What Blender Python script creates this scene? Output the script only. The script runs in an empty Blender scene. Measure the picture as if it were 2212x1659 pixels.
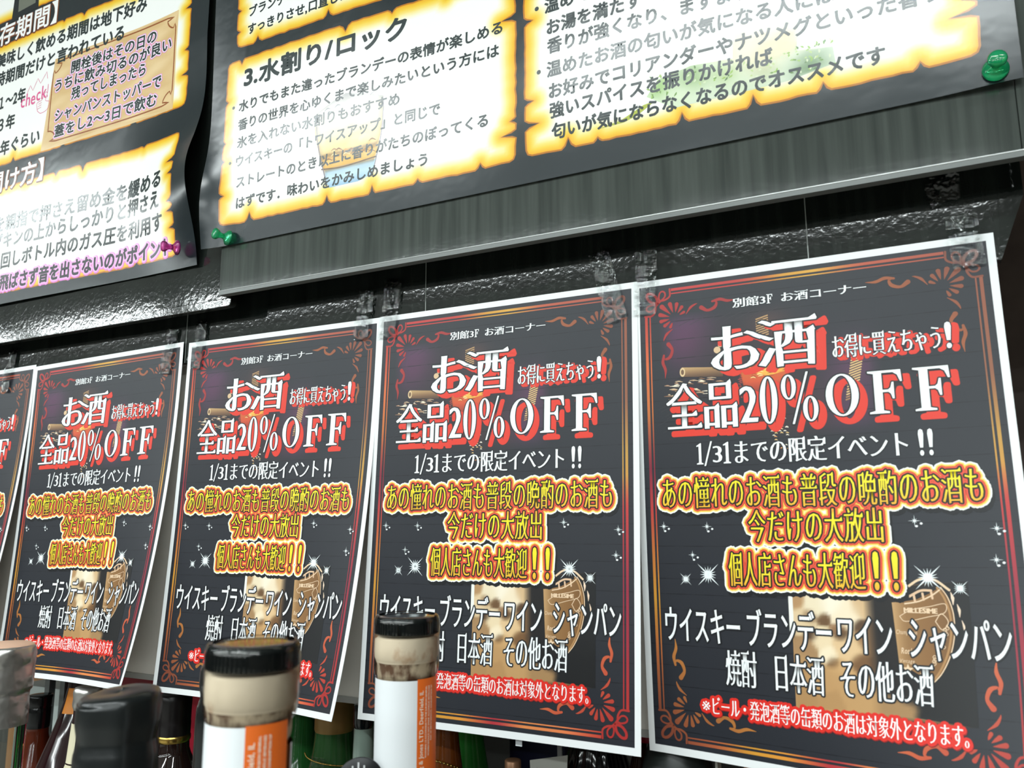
import bpy, math, random
import numpy as np
from mathutils import Vector
from mathutils.geometry import delaunay_2d_cdt

random.seed(7)
rng = np.random.default_rng(7)
sc = bpy.context.scene
COL = sc.collection

# ------------------------------------------------------------------ camera
cam_d = bpy.data.cameras.new('camera')
cam = bpy.data.objects.new('camera', cam_d)
COL.objects.link(cam)
cam.location = (0.159938, -0.510416, 1.461408)
cam.rotation_euler = (1.738791, 0.005735, 0.461549)
cam_d.sensor_width = 36.0
cam_d.lens = 1746.83 * 36.0 / 2212.0
cam_d.clip_start = 0.01
cam_d.dof.use_dof = True
cam_d.dof.focus_distance = 0.66
cam_d.dof.aperture_fstop = 15.0
sc.camera = cam

# ------------------------------------------------------------------ world, exposure
sc.view_settings.view_transform = 'Standard'
sc.view_settings.look = 'None'
sc.view_settings.gamma = 1.0
sc.view_settings.use_curve_mapping = False
sc.view_settings.exposure = 0.0
world = bpy.data.worlds.new('shop_air')
sc.world = world
world.use_nodes = True
world.node_tree.nodes['Background'].inputs[0].default_value = (0.90, 1.0, 1.0, 1)
world.node_tree.nodes['Background'].inputs[1].default_value = 0.05
try:
    sc.cycles.use_denoising = True
    sc.cycles.denoiser = 'OPENIMAGEDENOISE'
    sc.cycles.max_bounces = 8
    sc.cycles.transparent_max_bounces = 24
    sc.cycles.caustics_reflective = False
    sc.cycles.caustics_refractive = False
    sc.cycles.sample_clamp_indirect = 6.0
except Exception:
    pass

# ceiling lamps: rows of fluorescent fittings running parallel to the wall
LAMP_Z = 2.66
LAMP_POWER = 19.0
LAMPS = []
for y in (-1.42, -2.72, -4.1, -5.5):
    for k in range(6):
        x = 1.25 - 1.38 * k + (0.0 if y > -2 else (0.03 if y > -3 else 0.4))
        LAMPS.append((x, y))
for i, (x, y) in enumerate(LAMPS):
    ld = bpy.data.lights.new('fluorescent_light', 'AREA')
    ld.shape = 'RECTANGLE'
    ld.size = 1.16
    ld.size_y = 0.085
    ld.energy = LAMP_POWER
    ld.color = (0.92, 1.0, 1.0)
    lo = bpy.data.objects.new('fluorescent_light', ld)
    lo.location = (x, y, LAMP_Z)
    COL.objects.link(lo)


# ------------------------------------------------------------------ colours and materials
def lin(c):
    c = np.asarray(c, float) / 255.0
    return np.where(c <= 0.04045, c / 12.92, ((c + 0.055) / 1.055) ** 2.4)


def l4(c):
    r = lin(c)
    return (float(r[0]), float(r[1]), float(r[2]), 1.0)


MATS = {}


def mat(name, rgb=(128, 128, 128), rough=0.5, metal=0.0, spec=0.5, trans=0.0, ior=1.5, coat=0.0, coat_rough=0.05):
    if name in MATS:
        return MATS[name]
    m = bpy.data.materials.new(name)
    m.use_nodes = True
    b = m.node_tree.nodes['Principled BSDF']
    b.inputs['Base Color'].default_value = l4(rgb)
    b.inputs['Roughness'].default_value = rough
    b.inputs['Metallic'].default_value = metal
    b.inputs['Specular IOR Level'].default_value = spec
    b.inputs['Transmission Weight'].default_value = trans
    b.inputs['IOR'].default_value = ior
    b.inputs['Coat Weight'].default_value = coat
    b.inputs['Coat Roughness'].default_value = coat_rough
    MATS[name] = m
    return m


def nodes(m):
    return m.node_tree.nodes, m.node_tree.links, m.node_tree.nodes['Principled BSDF']


def add_bump(m, scale, strength, dist, detail=3.0, stretch=(1, 1, 1), rough=0.55):
    n, l, b = nodes(m)
    g = n.new('ShaderNodeNewGeometry')
    mp = n.new('ShaderNodeMapping')
    mp.inputs['Scale'].default_value = stretch
    t = n.new('ShaderNodeTexNoise')
    t.inputs['Scale'].default_value = scale
    t.inputs['Detail'].default_value = detail
    t.inputs['Roughness'].default_value = rough
    bp = n.new('ShaderNodeBump')
    bp.inputs['Strength'].default_value = strength
    bp.inputs['Distance'].default_value = dist
    l.new(g.outputs['Position'], mp.inputs['Vector'])
    l.new(mp.outputs[0], t.inputs['Vector'])
    l.new(t.outputs['Fac'], bp.inputs['Height'])
    l.new(bp.outputs[0], b.inputs['Normal'])
    if b.inputs['Coat Weight'].default_value > 0:
        l.new(bp.outputs[0], b.inputs['Coat Normal'])
    return m


def add_tone(m, c0, c1, scale, stretch=(1, 1, 1), detail=4.0, lo=0.3, hi=0.7):
    n, l, b = nodes(m)
    g = n.new('ShaderNodeNewGeometry')
    mp = n.new('ShaderNodeMapping')
    mp.inputs['Scale'].default_value = stretch
    t = n.new('ShaderNodeTexNoise')
    t.inputs['Scale'].default_value = scale
    t.inputs['Detail'].default_value = detail
    r = n.new('ShaderNodeValToRGB')
    r.color_ramp.elements[0].position = lo
    r.color_ramp.elements[0].color = l4(c0)
    r.color_ramp.elements[1].position = hi
    r.color_ramp.elements[1].color = l4(c1)
    l.new(g.outputs['Position'], mp.inputs['Vector'])
    l.new(mp.outputs[0], t.inputs['Vector'])
    l.new(t.outputs['Fac'], r.inputs['Fac'])
    l.new(r.outputs['Color'], b.inputs['Base Color'])
    return m


# dark wood-print laminate, glossy film with fine crinkles
M_LAM = add_bump(add_tone(mat('black_wood_laminate', (40, 46, 44), 0.07, coat=0.0, spec=0.55),
                          (19, 24, 22), (36, 41, 38), 150, (1.0, 1.0, 0.05)), 230, 0.6, 0.00011, 2.0)
M_PANEL = add_bump(add_tone(mat('grey_wood_laminate', (60, 66, 64), 0.07, spec=0.5),
                            (54, 60, 57), (76, 82, 78), 170, (1.0, 1.0, 0.04)), 260, 0.5, 0.00004, 2.0)
M_EDGE = mat('foam_board_edge', (104, 109, 107), 0.25)
M_PAPER = mat('white_paper', (238, 241, 242), 0.42, spec=0.4)
M_BLACKINK = mat('black_print', (38, 41, 48), 0.40, spec=0.36)
M_POSTERBLACK = add_bump(mat('glossy_black_print', (30, 40, 44), 0.19, spec=0.5), 30, 0.16, 0.002, 3.0)
M_GREY = add_tone(mat('grey_backing', (196, 191, 184), 0.6), (236, 230, 221), (244, 239, 231), 25)


def ink_material(name, rough, spec, bump=None):
    m = mat(name, (128, 128, 128), rough, spec=spec)
    n, l, b = nodes(m)
    a = n.new('ShaderNodeAttribute')
    a.attribute_name = 'ink'
    l.new(a.outputs['Color'], b.inputs['Base Color'])
    if bump:
        add_bump(m, *bump)
    return m


M_INK = ink_material('printed_ink', 0.40, 0.36)
M_INKG = ink_material('glossy_printed_ink', 0.19, 0.5, (30, 0.16, 0.002, 3.0))


def clear_film(name, tint, rough, refl, bump):
    """thin clear plastic: mostly see-through, with a mirror sheen on its wrinkles"""
    m = bpy.data.materials.new(name)
    m.use_nodes = True
    n, l = m.node_tree.nodes, m.node_tree.links
    n.remove(n['Principled BSDF'])
    out = n['Material Output']
    tr = n.new('ShaderNodeBsdfTransparent')
    tr.inputs[0].default_value = tint
    gl = n.new('ShaderNodeBsdfGlossy')
    gl.inputs['Roughness'].default_value = rough
    gl.inputs['Color'].default_value = (1, 1, 1, 1)
    lw = n.new('ShaderNodeFresnel')
    lw.inputs['IOR'].default_value = refl
    mx = n.new('ShaderNodeMixShader')
    l.new(lw.outputs[0], mx.inputs[0])
    l.new(tr.outputs[0], mx.inputs[1])
    l.new(gl.outputs[0], mx.inputs[2])
    l.new(mx.outputs[0], out.inputs[0])
    if bump:
        g = n.new('ShaderNodeNewGeometry')
        t = n.new('ShaderNodeTexNoise')
        t.inputs['Scale'].default_value = bump[0]
        t.inputs['Detail'].default_value = 2.0
        bp = n.new('ShaderNodeBump')
        bp.inputs['Strength'].default_value = bump[1]
        bp.inputs['Distance'].default_value = bump[2]
        l.new(g.outputs['Position'], t.inputs['Vector'])
        l.new(t.outputs['Fac'], bp.inputs['Height'])
        l.new(bp.outputs[0], gl.inputs['Normal'])
        l.new(bp.outputs[0], lw.inputs['Normal'])
    MATS[name] = m
    return m


M_TAPE = clear_film('clear_tape', (0.95, 0.97, 0.96, 1), 0.02, 1.5, (170, 0.8, 0.0026))
M_SHRINK = clear_film('clear_shrink_sleeve', (0.985, 0.985, 0.97, 1), 0.10, 1.22, (90, 0.25, 0.001))
M_GLASS = clear_film('clear_glass', (0.88, 0.90, 0.88, 1), 0.03, 1.55, None)
M_BLACKPLASTIC = mat('black_plastic', (16, 21, 22), 0.10)
M_WAX = add_bump(mat('black_wax', (16, 21, 22), 0.30), 60, 0.25, 0.001)
M_FOIL = add_bump(mat('silver_foil', (190, 188, 184), 0.30, metal=0.85), 85, 0.7, 0.0024, 1.5)
M_STEEL = mat('steel', (190, 195, 196), 0.3, metal=0.9)
M_GOLD = mat('gold_metal', (212, 178, 96), 0.25, metal=1.0)
M_CORK = add_tone(mat('pale_cork', (216, 196, 165), 0.7), (178, 128, 86), (226, 208, 182), 90, (1, 1, 0.7), 4.0, 0.28, 0.44)
M_CORKEND = add_tone(mat('stained_cork', (170, 140, 110), 0.7), (96, 66, 44), (206, 186, 158), 150, (1, 1, 0.6), 4.0, 0.38, 0.56)
M_LABELW = mat('white_label', (236, 240, 243), 0.45)
M_DARKGLASS = mat('dark_glass', (9, 12, 13), 0.06, spec=0.6)
M_BROWNGLASS = mat('brown_glass', (34, 12, 16), 0.06, spec=0.6)
M_GREENGLASS = mat('green_glass', (44, 110, 52), 0.08, spec=0.6)
M_AMBERGLASS = mat('amber_glass', (140, 74, 30), 0.08, spec=0.6)


# ------------------------------------------------------------------ object helpers
def mk(name, V, F, mats, parent=None, loc=(0, 0, 0), midx=None, smooth=False, ink=None):
    """link ONE mesh object; V in world coordinates, its origin put at loc"""
    V = np.asarray(V, float) - np.asarray(loc, float)
    me = bpy.data.meshes.new(name)
    if isinstance(F, np.ndarray):
        nf, k = F.shape
        me.vertices.add(len(V))
        me.vertices.foreach_set('co', V.astype(np.float32).ravel())
        me.loops.add(nf * k)
        me.loops.foreach_set('vertex_index', F.astype(np.int32).ravel())
        me.polygons.add(nf)
        me.polygons.foreach_set('loop_start', np.arange(0, nf * k, k, dtype=np.int32))
        me.polygons.foreach_set('loop_total', np.full(nf, k, dtype=np.int32))
        me.update(calc_edges=True)
    else:
        me.from_pydata([tuple(v) for v in V], [], F)
    if not isinstance(mats, (list, tuple)):
        mats = [mats]
    for m in mats:
        me.materials.append(m)
    if midx is not None:
        me.polygons.foreach_set('material_index', np.asarray(midx, dtype=np.int32))
    if smooth:
        me.polygons.foreach_set('use_smooth', np.ones(len(me.polygons), dtype=bool))
    if ink is not None:
        a = me.attributes.new('ink', 'FLOAT_COLOR', 'POINT')
        c = np.ones((len(V), 4), np.float32)
        c[:, :3] = ink
        a.data.foreach_set('color', c.ravel())
    me.update()
    o = bpy.data.objects.new(name, me)
    COL.objects.link(o)
    if parent is not None:
        o.parent = parent
        o.location = Vector(loc) - parent.location
    else:
        o.location = loc
    return o


def tag(o, label, cat, group=None):
    o['label'] = label
    o['category'] = cat
    if group:
        o['group'] = group
    return o


def struct(o):
    o['kind'] = 'structure'
    return o


def thing(name, label, cat, loc, group=None):
    o = bpy.data.objects.new(name, None)
    o.empty_display_size = 0.02
    o.location = loc
    COL.objects.link(o)
    return tag(o, label, cat, group)


def box_vf(x0, x1, y0, y1, z0, z1):
    V = [(x, y, z) for x in (x0, x1) for y in (y0, y1) for z in (z0, z1)]
    F = [(0, 1, 3, 2), (4, 6, 7, 5), (0, 4, 5, 1), (2, 3, 7, 6), (0, 2, 6, 4), (1, 5, 7, 3)]
    return V, F


def bevel(o, w, seg=2):
    b = o.modifiers.new('soft_edges', 'BEVEL')
    b.width = w
    b.segments = seg
    b.limit_method = 'ANGLE'
    return o


def box(name, x0, x1, y0, y1, z0, z1, m, parent=None, bev=0.0):
    V, F = box_vf(x0, x1, y0, y1, z0, z1)
    loc = ((x0 + x1) / 2, (y0 + y1) / 2, z0)
    o = mk(name, V, F, m, parent, loc)
    if bev:
        bevel(o, bev)
    return o


def lathe_vf(prof, c, segs=48, a0=0.0, a1=2 * math.pi, axis=None):
    full = abs(a1 - a0 - 2 * math.pi) < 1e-6
    n = segs if full else segs + 1
    prof = np.asarray(prof, float)
    ang = a0 + (a1 - a0) * np.arange(n) / segs
    V = np.zeros((len(prof), n, 3))
    V[:, :, 0] = prof[:, :1] * np.cos(ang)
    V[:, :, 1] = prof[:, :1] * np.sin(ang)
    V[:, :, 2] = prof[:, 1:2]
    V = V.reshape(-1, 3)
    if axis is not None:
        q = Vector((0, 0, 1)).rotation_difference(Vector(axis)).to_matrix()
        V = V @ np.array(q).T
    V = V + np.asarray(c, float)
    F = []
    for i in range(len(prof) - 1):
        for j in range(segs):
            k = (j + 1) % n
            F.append((i * n + j, i * n + k, (i + 1) * n + k, (i + 1) * n + j))
    return V, F


def smooth_prof(P, it=2):
    """round a lathe profile by corner cutting, end points kept"""
    P = [tuple(map(float, p)) for p in P]
    for _ in range(it):
        Q = [P[0]]
        for a, b in zip(P[:-1], P[1:]):
            Q.append((a[0] * .8 + b[0] * .2, a[1] * .8 + b[1] * .2))
            Q.append((a[0] * .2 + b[0] * .8, a[1] * .2 + b[1] * .8))
        Q.append(P[-1])
        P = Q
    return P


def lathe(name, prof, c, m, parent=None, segs=48, a0=0.0, a1=2 * math.pi, axis=None, rnd=0, shape=None):
    if rnd:
        prof = smooth_prof(prof, rnd)
    V, F = lathe_vf(prof, c, segs, a0, a1, axis)
    if shape is not None:
        V = shape(V)
    return mk(name, V, F, m, parent, c, smooth=True)


# ------------------------------------------------------------------ glyphs
GL = {}


def finish_glyph(V, T):
    V = np.asarray(V, float)
    T = np.asarray(T, int).reshape(-1, 3)
    a, b, c = V[T[:, 0]], V[T[:, 1]], V[T[:, 2]]
    ar = (b[:, 0] - a[:, 0]) * (c[:, 1] - a[:, 1]) - (b[:, 1] - a[:, 1]) * (c[:, 0] - a[:, 0])
    T = np.where((ar < 0)[:, None], T[:, [0, 2, 1]], T)
    es = set()
    for t in T:
        for i in range(3):
            es.add((int(t[i]), int(t[(i + 1) % 3])))
    E = np.array([e for e in es if (e[1], e[0]) not in es], int).reshape(-1, 2)
    d = V[E[:, 1]] - V[E[:, 0]]
    d /= np.maximum(np.linalg.norm(d, axis=1), 1e-9)[:, None]
    nn = np.stack([d[:, 1], -d[:, 0]], 1)
    N = np.zeros_like(V)
    np.add.at(N, E[:, 0], nn)
    np.add.at(N, E[:, 1], nn)
    ln = np.linalg.norm(N, axis=1)
    N = N / np.maximum(ln, 1e-9)[:, None]
    N *= np.clip(2.0 / np.maximum(ln, 1e-9), 1.0, 1.45)[:, None]
    return dict(V=V, T=T, E=E, N=N)


def mesh_of(curve):
    o = bpy.data.objects.new('glyph_tmp', curve)
    COL.objects.link(o)
    bpy.context.view_layer.update()
    dg = bpy.context.evaluated_depsgraph_get()
    me = bpy.data.meshes.new_from_object(o.evaluated_get(dg))
    me.calc_loop_triangles()
    V = np.array([v.co[:2] for v in me.vertices]).reshape(-1, 2)
    T = np.array([t.vertices[:] for t in me.loop_triangles], int).reshape(-1, 3)
    bpy.data.objects.remove(o)
    bpy.data.meshes.remove(me)
    bpy.data.curves.remove(curve)
    return V, T


def poly_glyph(polys):
    c = bpy.data.curves.new('glyph_tmp', 'CURVE')
    c.dimensions = '2D'
    c.fill_mode = 'BOTH'
    for P in polys:
        s = c.splines.new('POLY')
        s.points.add(len(P) - 1)
        for i, q in enumerate(P):
            s.points[i].co = (q[0], q[1], 0, 1)
        s.use_cyclic_u = True
    return finish_glyph(*mesh_of(c))


def ell(cx, cy, rx, ry, n=28):
    return [(cx + rx * math.cos(2 * math.pi * i / n), cy + ry * math.sin(2 * math.pi * i / n)) for i in range(n)]


def glyph(ch):
    if ch in GL:
        return GL[ch]
    c = bpy.data.curves.new('glyph_tmp', 'FONT')
    c.body = ch
    c.resolution_u = 3
    V, T = mesh_of(c)
    GL[ch] = finish_glyph(V, T) if len(V) else None
    return GL[ch]


def custom_serif():
    G = {}
    G['O'] = poly_glyph([ell(.5, .39, .47, .44), ell(.5, .39, .27, .405)])
    G['0'] = poly_glyph([ell(.5, .39, .45, .44), ell(.5, .39, .17, .405)])
    G['F'] = poly_glyph([[(.06, -.05), (.58, -.05), (.58, -.015), (.43, .01), (.43, .38), (.58, .38), (.64, .34), (.68, .24),
                          (.73, .24), (.73, .58), (.68, .58), (.64, .47), (.58, .43), (.43, .43), (.43, .775), (.72, .775),
                          (.83, .72), (.90, .58), (.95, .58), (.93, .825), (.06, .825), (.06, .79), (.21, .765), (.21, .01),
                          (.06, -.015)]])
    G['%'] = poly_glyph([ell(.22, .60, .2, .23), ell(.22, .60, .085, .20), ell(.78, .18, .2, .23), ell(.78, .18, .085, .20),
                         [(.28, -.08), (.34, -.08), (.76, .86), (.70, .86)]])
    G['1'] = poly_glyph([[(.14, -.05), (.86, -.05), (.86, -.01), (.66, .02), (.66, .82), (.56, .82), (.14, .72), (.14, .68),
                          (.38, .70), (.38, .02), (.14, -.01)]])
    G['/'] = poly_glyph([[(.05, -.12), (.22, -.12), (.95, .88), (.78, .88)]])
    G['!'] = poly_glyph([[(.32, .22), (.68, .22), (.82, .70), (.74, .83), (.5, .87), (.26, .83), (.18, .70)],
                         ell(.5, .03, .24, .095, 16)])
    return G


SERIF = custom_serif()


def mincho(ch, ax=.026, ay=-.016):
    """contrast the strokes (wide uprights, thin levels) and cap level strokes with small triangles"""
    key = ('m', ch, ax, ay)
    if key in GL:
        return GL[key]
    g = glyph(ch)
    if g is None:
        GL[key] = None
        return None
    T0 = g['T']
    D = g['N'] * np.array([ax, ay])
    for _ in range(14):                          # ease the shift wherever it would fold the fill over
        V = g['V'] + D
        a, b, c = V[T0[:, 0]], V[T0[:, 1]], V[T0[:, 2]]
        bad = (b[:, 0] - a[:, 0]) * (c[:, 1] - a[:, 1]) - (b[:, 1] - a[:, 1]) * (c[:, 0] - a[:, 0]) < 0
        if not bad.any():
            break
        D[np.unique(T0[bad])] *= .6
    T, E, N = [T0], g['E'], g['N']
    nxt = {int(a): int(b) for a, b in E}
    if ord(ch) >= 0x4e00:
        extra = []
        for a, b in E:
            c = nxt.get(int(b))
            if c is None:
                continue
            d0 = g['V'][b] - g['V'][a]
            d1 = g['V'][c] - g['V'][b]
            if d0[1] > .04 and abs(d0[0]) < .02 and d1[0] < -.13 and abs(d1[1]) < .03:
                extra.append(V[b])
        if extra:
            n0 = len(V)
            Vx = np.concatenate([[p + (-.13, -.002), p + (.012, -.022), p + (-.018, .062)] for p in extra])
            k = np.arange(len(extra))[:, None] * 3 + n0
            T.append(k + np.array([[0, 1, 2]]))
            E = np.concatenate([E, k + np.array([[0, 1]]), k + np.array([[1, 2]]), k + np.array([[2, 0]])])
            V = np.concatenate([V, Vx])
    GL[key] = dict(V=V, T=np.concatenate(T), E=E, N=N)
    return GL[key]


def minchow(ch):
    return SERIF.get(ch) or mincho(ch)


def minchoh(ch):
    return SERIF.get(ch) or mincho(ch, .030, -.012)


# ------------------------------------------------------------------ printed ink, laid on a sheet in sheet millimetres
DISC = {n: np.array([(math.cos(2 * math.pi * i / n), math.sin(2 * math.pi * i / n)) for i in range(n)]) for n in (6, 8, 12)}


class Ink:
    def __init__(self):
        self.V, self.T, self.C, self.n = [], [], [], 0

    def add(self, UV, T, layer, col):
        UV = np.asarray(UV, float)
        T = np.asarray(T, int)
        if len(UV) == 0 or len(T) == 0:
            return
        if callable(col):
            c = lin(col(UV[:, 0], UV[:, 1]))
        else:
            c = np.tile(lin(col), (len(UV), 1))
        lay = np.broadcast_to(np.asarray(layer, float), (len(UV),))
        self.V.append(np.column_stack([UV, lay]))
        self.T.append(T + self.n)
        self.C.append(c)
        self.n += len(UV)

    def dilate(self, UV, E, r, layer, col):
        """round brush of radius r along every edge"""
        UV = np.asarray(UV, float)
        k = 8 if r > 0.9 else 6
        used = np.unique(E)
        D = DISC[k] * r
        m = len(used)
        pts = np.concatenate([UV[used][:, None, :], UV[used][:, None, :] + D[None]], 1).reshape(-1, 2)
        base = (np.arange(m) * (k + 1))[:, None, None]
        tri = np.array([[0, 1 + i, 1 + (i + 1) % k] for i in range(k)])[None]
        self.add(pts, (base + tri).reshape(-1, 3), layer - np.repeat(rng.uniform(.06, .24, m), k + 1), col)
        a, b = UV[E[:, 0]], UV[E[:, 1]]
        d = b - a
        d /= np.maximum(np.linalg.norm(d, axis=1), 1e-9)[:, None]
        nn = np.stack([d[:, 1], -d[:, 0]], 1) * r
        q = np.stack([a + nn, b + nn, b - nn, a - nn], 1).reshape(-1, 2)
        base = (np.arange(len(E)) * 4)[:, None]
        self.add(q, np.concatenate([base + [[0, 1, 2]], base + [[0, 2, 3]]]), layer - np.repeat(rng.uniform(.26, .45, len(E)), 4), col)

    def glyph(self, g, fu, layers, off=(0, 0)):
        """layers: list of (radius mm, layer, colour, du, dv)"""
        if g is None:
            return
        UV = fu(g['V'])
        for r, layer, col, du, dv in layers:
            q = UV + np.array([du, dv])
            self.add(q, g['T'], layer, col)
            if r > 0:
                self.dilate(q, g['E'], r, layer, col)

    def text(self, s, u0, u1, v0, v1, layers, face=glyph, narrow=1.0, jit=0.0, shear=0.0):
        """s laid between u0 and u1; ink height from v0 (top) to v1 (bottom)"""
        wts = [.5 if c == ' ' else (glyph(c)['V'][:, 0].max() + .07 if ord(c) < 128 else 1.0) for c in s]
        cw = (u1 - u0) / sum(wts)
        h = (v1 - v0) / 0.9
        u = u0
        for c, w in zip(s, wts):
            if c not in ' \u3000':
                g = face(c)
                j = random.uniform(-jit, jit)
                if ord(c) < 128 and c in SERIF and face is not glyph:
                    sx, ux = cw * w * .94, u + cw * w * .03
                elif ord(c) < 128:
                    sx, ux = cw, u
                else:
                    sx, ux = cw * narrow, u + cw * (1 - narrow) / 2
                fu = (lambda V, ux=ux, sx=sx, j=j: np.column_stack(
                    [ux + (V[:, 0] + shear * V[:, 1]) * sx, v1 + j - (V[:, 1] + .06) * h]))
                self.glyph(g, fu, layers)
            u += cw * w

    def chars(self, items, v0, v1, layers, face):
        h = (v1 - v0) / 0.9
        for c, u0, u1 in items:
            g = face(c)
            x0, x1 = g['V'][:, 0].min(), g['V'][:, 0].max()
            fu = (lambda V, u0=u0, u1=u1, x0=x0, x1=x1: np.column_stack(
                [u0 + (V[:, 0] - x0) / (x1 - x0) * (u1 - u0), v1 - (V[:, 1] + .06) * h]))
            self.glyph(g, fu, layers)

    def ribbon(self, pts, wid, layer, col, n=5, cap=True):
        P = catmull(pts, n)
        seg = np.linalg.norm(np.diff(P, axis=0), axis=1)
        if seg.max() > 6:
            Q = []
            for i in range(len(P) - 1):
                m = max(1, int(math.ceil(seg[i] / 5.0)))
                Q += [P[i] + (P[i + 1] - P[i]) * j / m for j in range(m)]
            P = np.array(Q + [P[-1]])
        w = np.interp(np.linspace(0, 1, len(P)), np.linspace(0, 1, len(wid)), wid) / 2
        d = np.gradient(P, axis=0)
        d /= np.maximum(np.linalg.norm(d, axis=1), 1e-9)[:, None]
        nn = np.stack([-d[:, 1], d[:, 0]], 1) * w[:, None]
        V = np.stack([P + nn, P - nn], 1).reshape(-1, 2)
        k = (np.arange(len(P) - 1) * 2)[:, None]
        self.add(V, np.concatenate([k + [[0, 1, 3]], k + [[0, 3, 2]]]), layer + np.repeat(np.linspace(0, .25, len(P)), 2), col)
        if cap:
            for i in (0, -1):
                if w[i] > .25:
                    self.disc(P[i], w[i], layer + (.32 if i else -.08), col)

    def disc(self, c, r, layer, col, n=12, ry=None):
        D = DISC[12] * np.array([r, ry or r]) + np.asarray(c)
        self.add(np.concatenate([[c], D]), [[0, 1 + i, 1 + (i + 1) % 12] for i in range(12)], layer, col)

    def poly(self, P, layer, col):
        g = poly_glyph([P])
        self.add(g['V'], g['T'], layer, col)
        return g

    def area(self, P, layer, col, step):
        """filled outline with inner points, for printed pictures and blends"""
        P = np.asarray(P, float)
        n = len(P)
        u = np.arange(P[:, 0].min() + step / 2, P[:, 0].max(), step)
        v = np.arange(P[:, 1].min() + step / 2, P[:, 1].max(), step)
        U, W = np.meshgrid(u, v)
        Q = np.column_stack([U.ravel(), W.ravel()])
        Q = Q[inside(Q, P) & (dist_poly(Q, P) > step * .3)]
        vs, es, fs, *_ = delaunay_2d_cdt([Vector(p) for p in np.concatenate([P, Q])],
                                         [(i, (i + 1) % n) for i in range(n)], [], 1, 1e-5)
        self.add([tuple(p) for p in vs], [f for f in fs if len(f) == 3], layer, col)

    def build(self, name, fmap, m, parent, gap=3e-5, lmax=7.0):
        A, T, C = np.concatenate(self.V), np.concatenate(self.T), np.concatenate(self.C)
        for _ in range(7):                        # cut long triangles so the print follows the paper's curl
            q = A[T][:, :, :2]
            L = np.linalg.norm(q - np.roll(q, -1, 1), axis=2)
            k = L.argmax(1)
            big = np.nonzero(L[np.arange(len(T)), k] > lmax)[0]
            if not len(big):
                break
            kk = k[big]
            a, b, c = T[big, kk], T[big, (kk + 1) % 3], T[big, (kk + 2) % 3]
            m_ = np.arange(len(big)) + len(A)
            A = np.concatenate([A, (A[a] + A[b]) / 2])
            C = np.concatenate([C, (C[a] + C[b]) / 2])
            T = np.concatenate([np.delete(T, big, 0), np.stack([a, m_, c], 1), np.stack([m_, b, c], 1)])
        P, N = fmap(A[:, 0], A[:, 1])
        P = P + N * (A[:, 2:3] * gap)
        return mk(name, P, T, m, parent, tuple(parent.location), ink=C)


def catmull(pts, n):
    P = np.asarray(pts, float)
    if len(P) < 3:
        t = np.linspace(0, 1, n + 1)[:, None]
        return P[:1] * (1 - t) + P[-1:] * t
    Q = np.concatenate([[2 * P[0] - P[1]], P, [2 * P[-1] - P[-2]]])
    out = []
    for i in range(1, len(Q) - 2):
        for t in np.linspace(0, 1, n, endpoint=False):
            a, b, c, d = Q[i - 1], Q[i], Q[i + 1], Q[i + 2]
            out.append(.5 * (2 * b + (c - a) * t + (2 * a - 5 * b + 4 * c - d) * t * t + (3 * b - a - 3 * c + d) * t ** 3))
    out.append(P[-1])
    return np.array(out)


def inside(Q, P):
    x, y = Q[:, 0], Q[:, 1]
    r = np.zeros(len(Q), bool)
    j = len(P) - 1
    for i in range(len(P)):
        yi, yj = P[i, 1], P[j, 1]
        if yi != yj:
            c = ((yi > y) != (yj > y)) & (x < (P[j, 0] - P[i, 0]) * (y - yi) / (yj - yi) + P[i, 0])
            r ^= c
        j = i
    return r


def dist_poly(Q, P):
    d = np.full(len(Q), 1e9)
    for i in range(len(P)):
        a, b = P[i], P[(i + 1) % len(P)]
        ab = b - a
        t = np.clip(((Q - a) @ ab) / max(ab @ ab, 1e-9), 0, 1)
        d = np.minimum(d, np.linalg.norm(Q - (a + t[:, None] * ab), axis=1))
    return d


def ramp(x, stops):
    xs = [s[0] for s in stops]
    cs = np.array([s[1] for s in stops], float)
    return np.stack([np.interp(x, xs, cs[:, k]) for k in range(3)], -1)


def normals_of(S):
    def f(u, v):
        e = 0.5
        P = S(u, v)
        du = S(u + e, v) - S(u - e, v)
        dv = S(u, v + e) - S(u, v - e)
        N = np.cross(dv, du)
        N /= np.linalg.norm(N, axis=1)[:, None]
        N *= np.where(N[:, 1] > 0, -1, 1)[:, None]
        return P, N
    return f


def sheet(name, S, us, vs, mats, pick, loc, thick=0.0002):
    U, W = np.meshgrid(us, vs)
    P = S(U.ravel(), W.ravel())
    nu = len(us)
    F, mi = [], []
    for j in range(len(vs) - 1):
        for i in range(nu - 1):
            F.append((j * nu + i, (j + 1) * nu + i, (j + 1) * nu + i + 1, j * nu + i + 1))
            mi.append(pick((us[i] + us[i + 1]) / 2, (vs[j] + vs[j + 1]) / 2))
    n0 = len(P)
    nv = len(vs)
    _, N = normals_of(S)(U.ravel(), W.ravel())
    back = P - N * thick
    rim = [j * nu for j in range(nv)] + [(nv - 1) * nu + i for i in range(1, nu)] + [j * nu + nu - 1 for j in range(nv - 2, -1, -1)] + [i for i in range(nu - 2, 0, -1)]
    m = len(rim)
    nf = len(F)
    F += [(a + n0, d + n0, c + n0, b + n0) for a, b, c, d in F[:nf]]
    mi += [0] * nf
    F += [(2 * n0 + q, 2 * n0 + (q + 1) % m, 2 * n0 + m + (q + 1) % m, 2 * n0 + m + q) for q in range(m)]
    mi += [0] * m
    o = mk(name, np.concatenate([P, back, P[rim], back[rim]]), np.array(F), mats, None, loc, midx=mi, smooth=True)
    return o


# ------------------------------------------------------------------ room
def plane_box(name, *a):
    return struct(box(name, *a))


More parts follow.
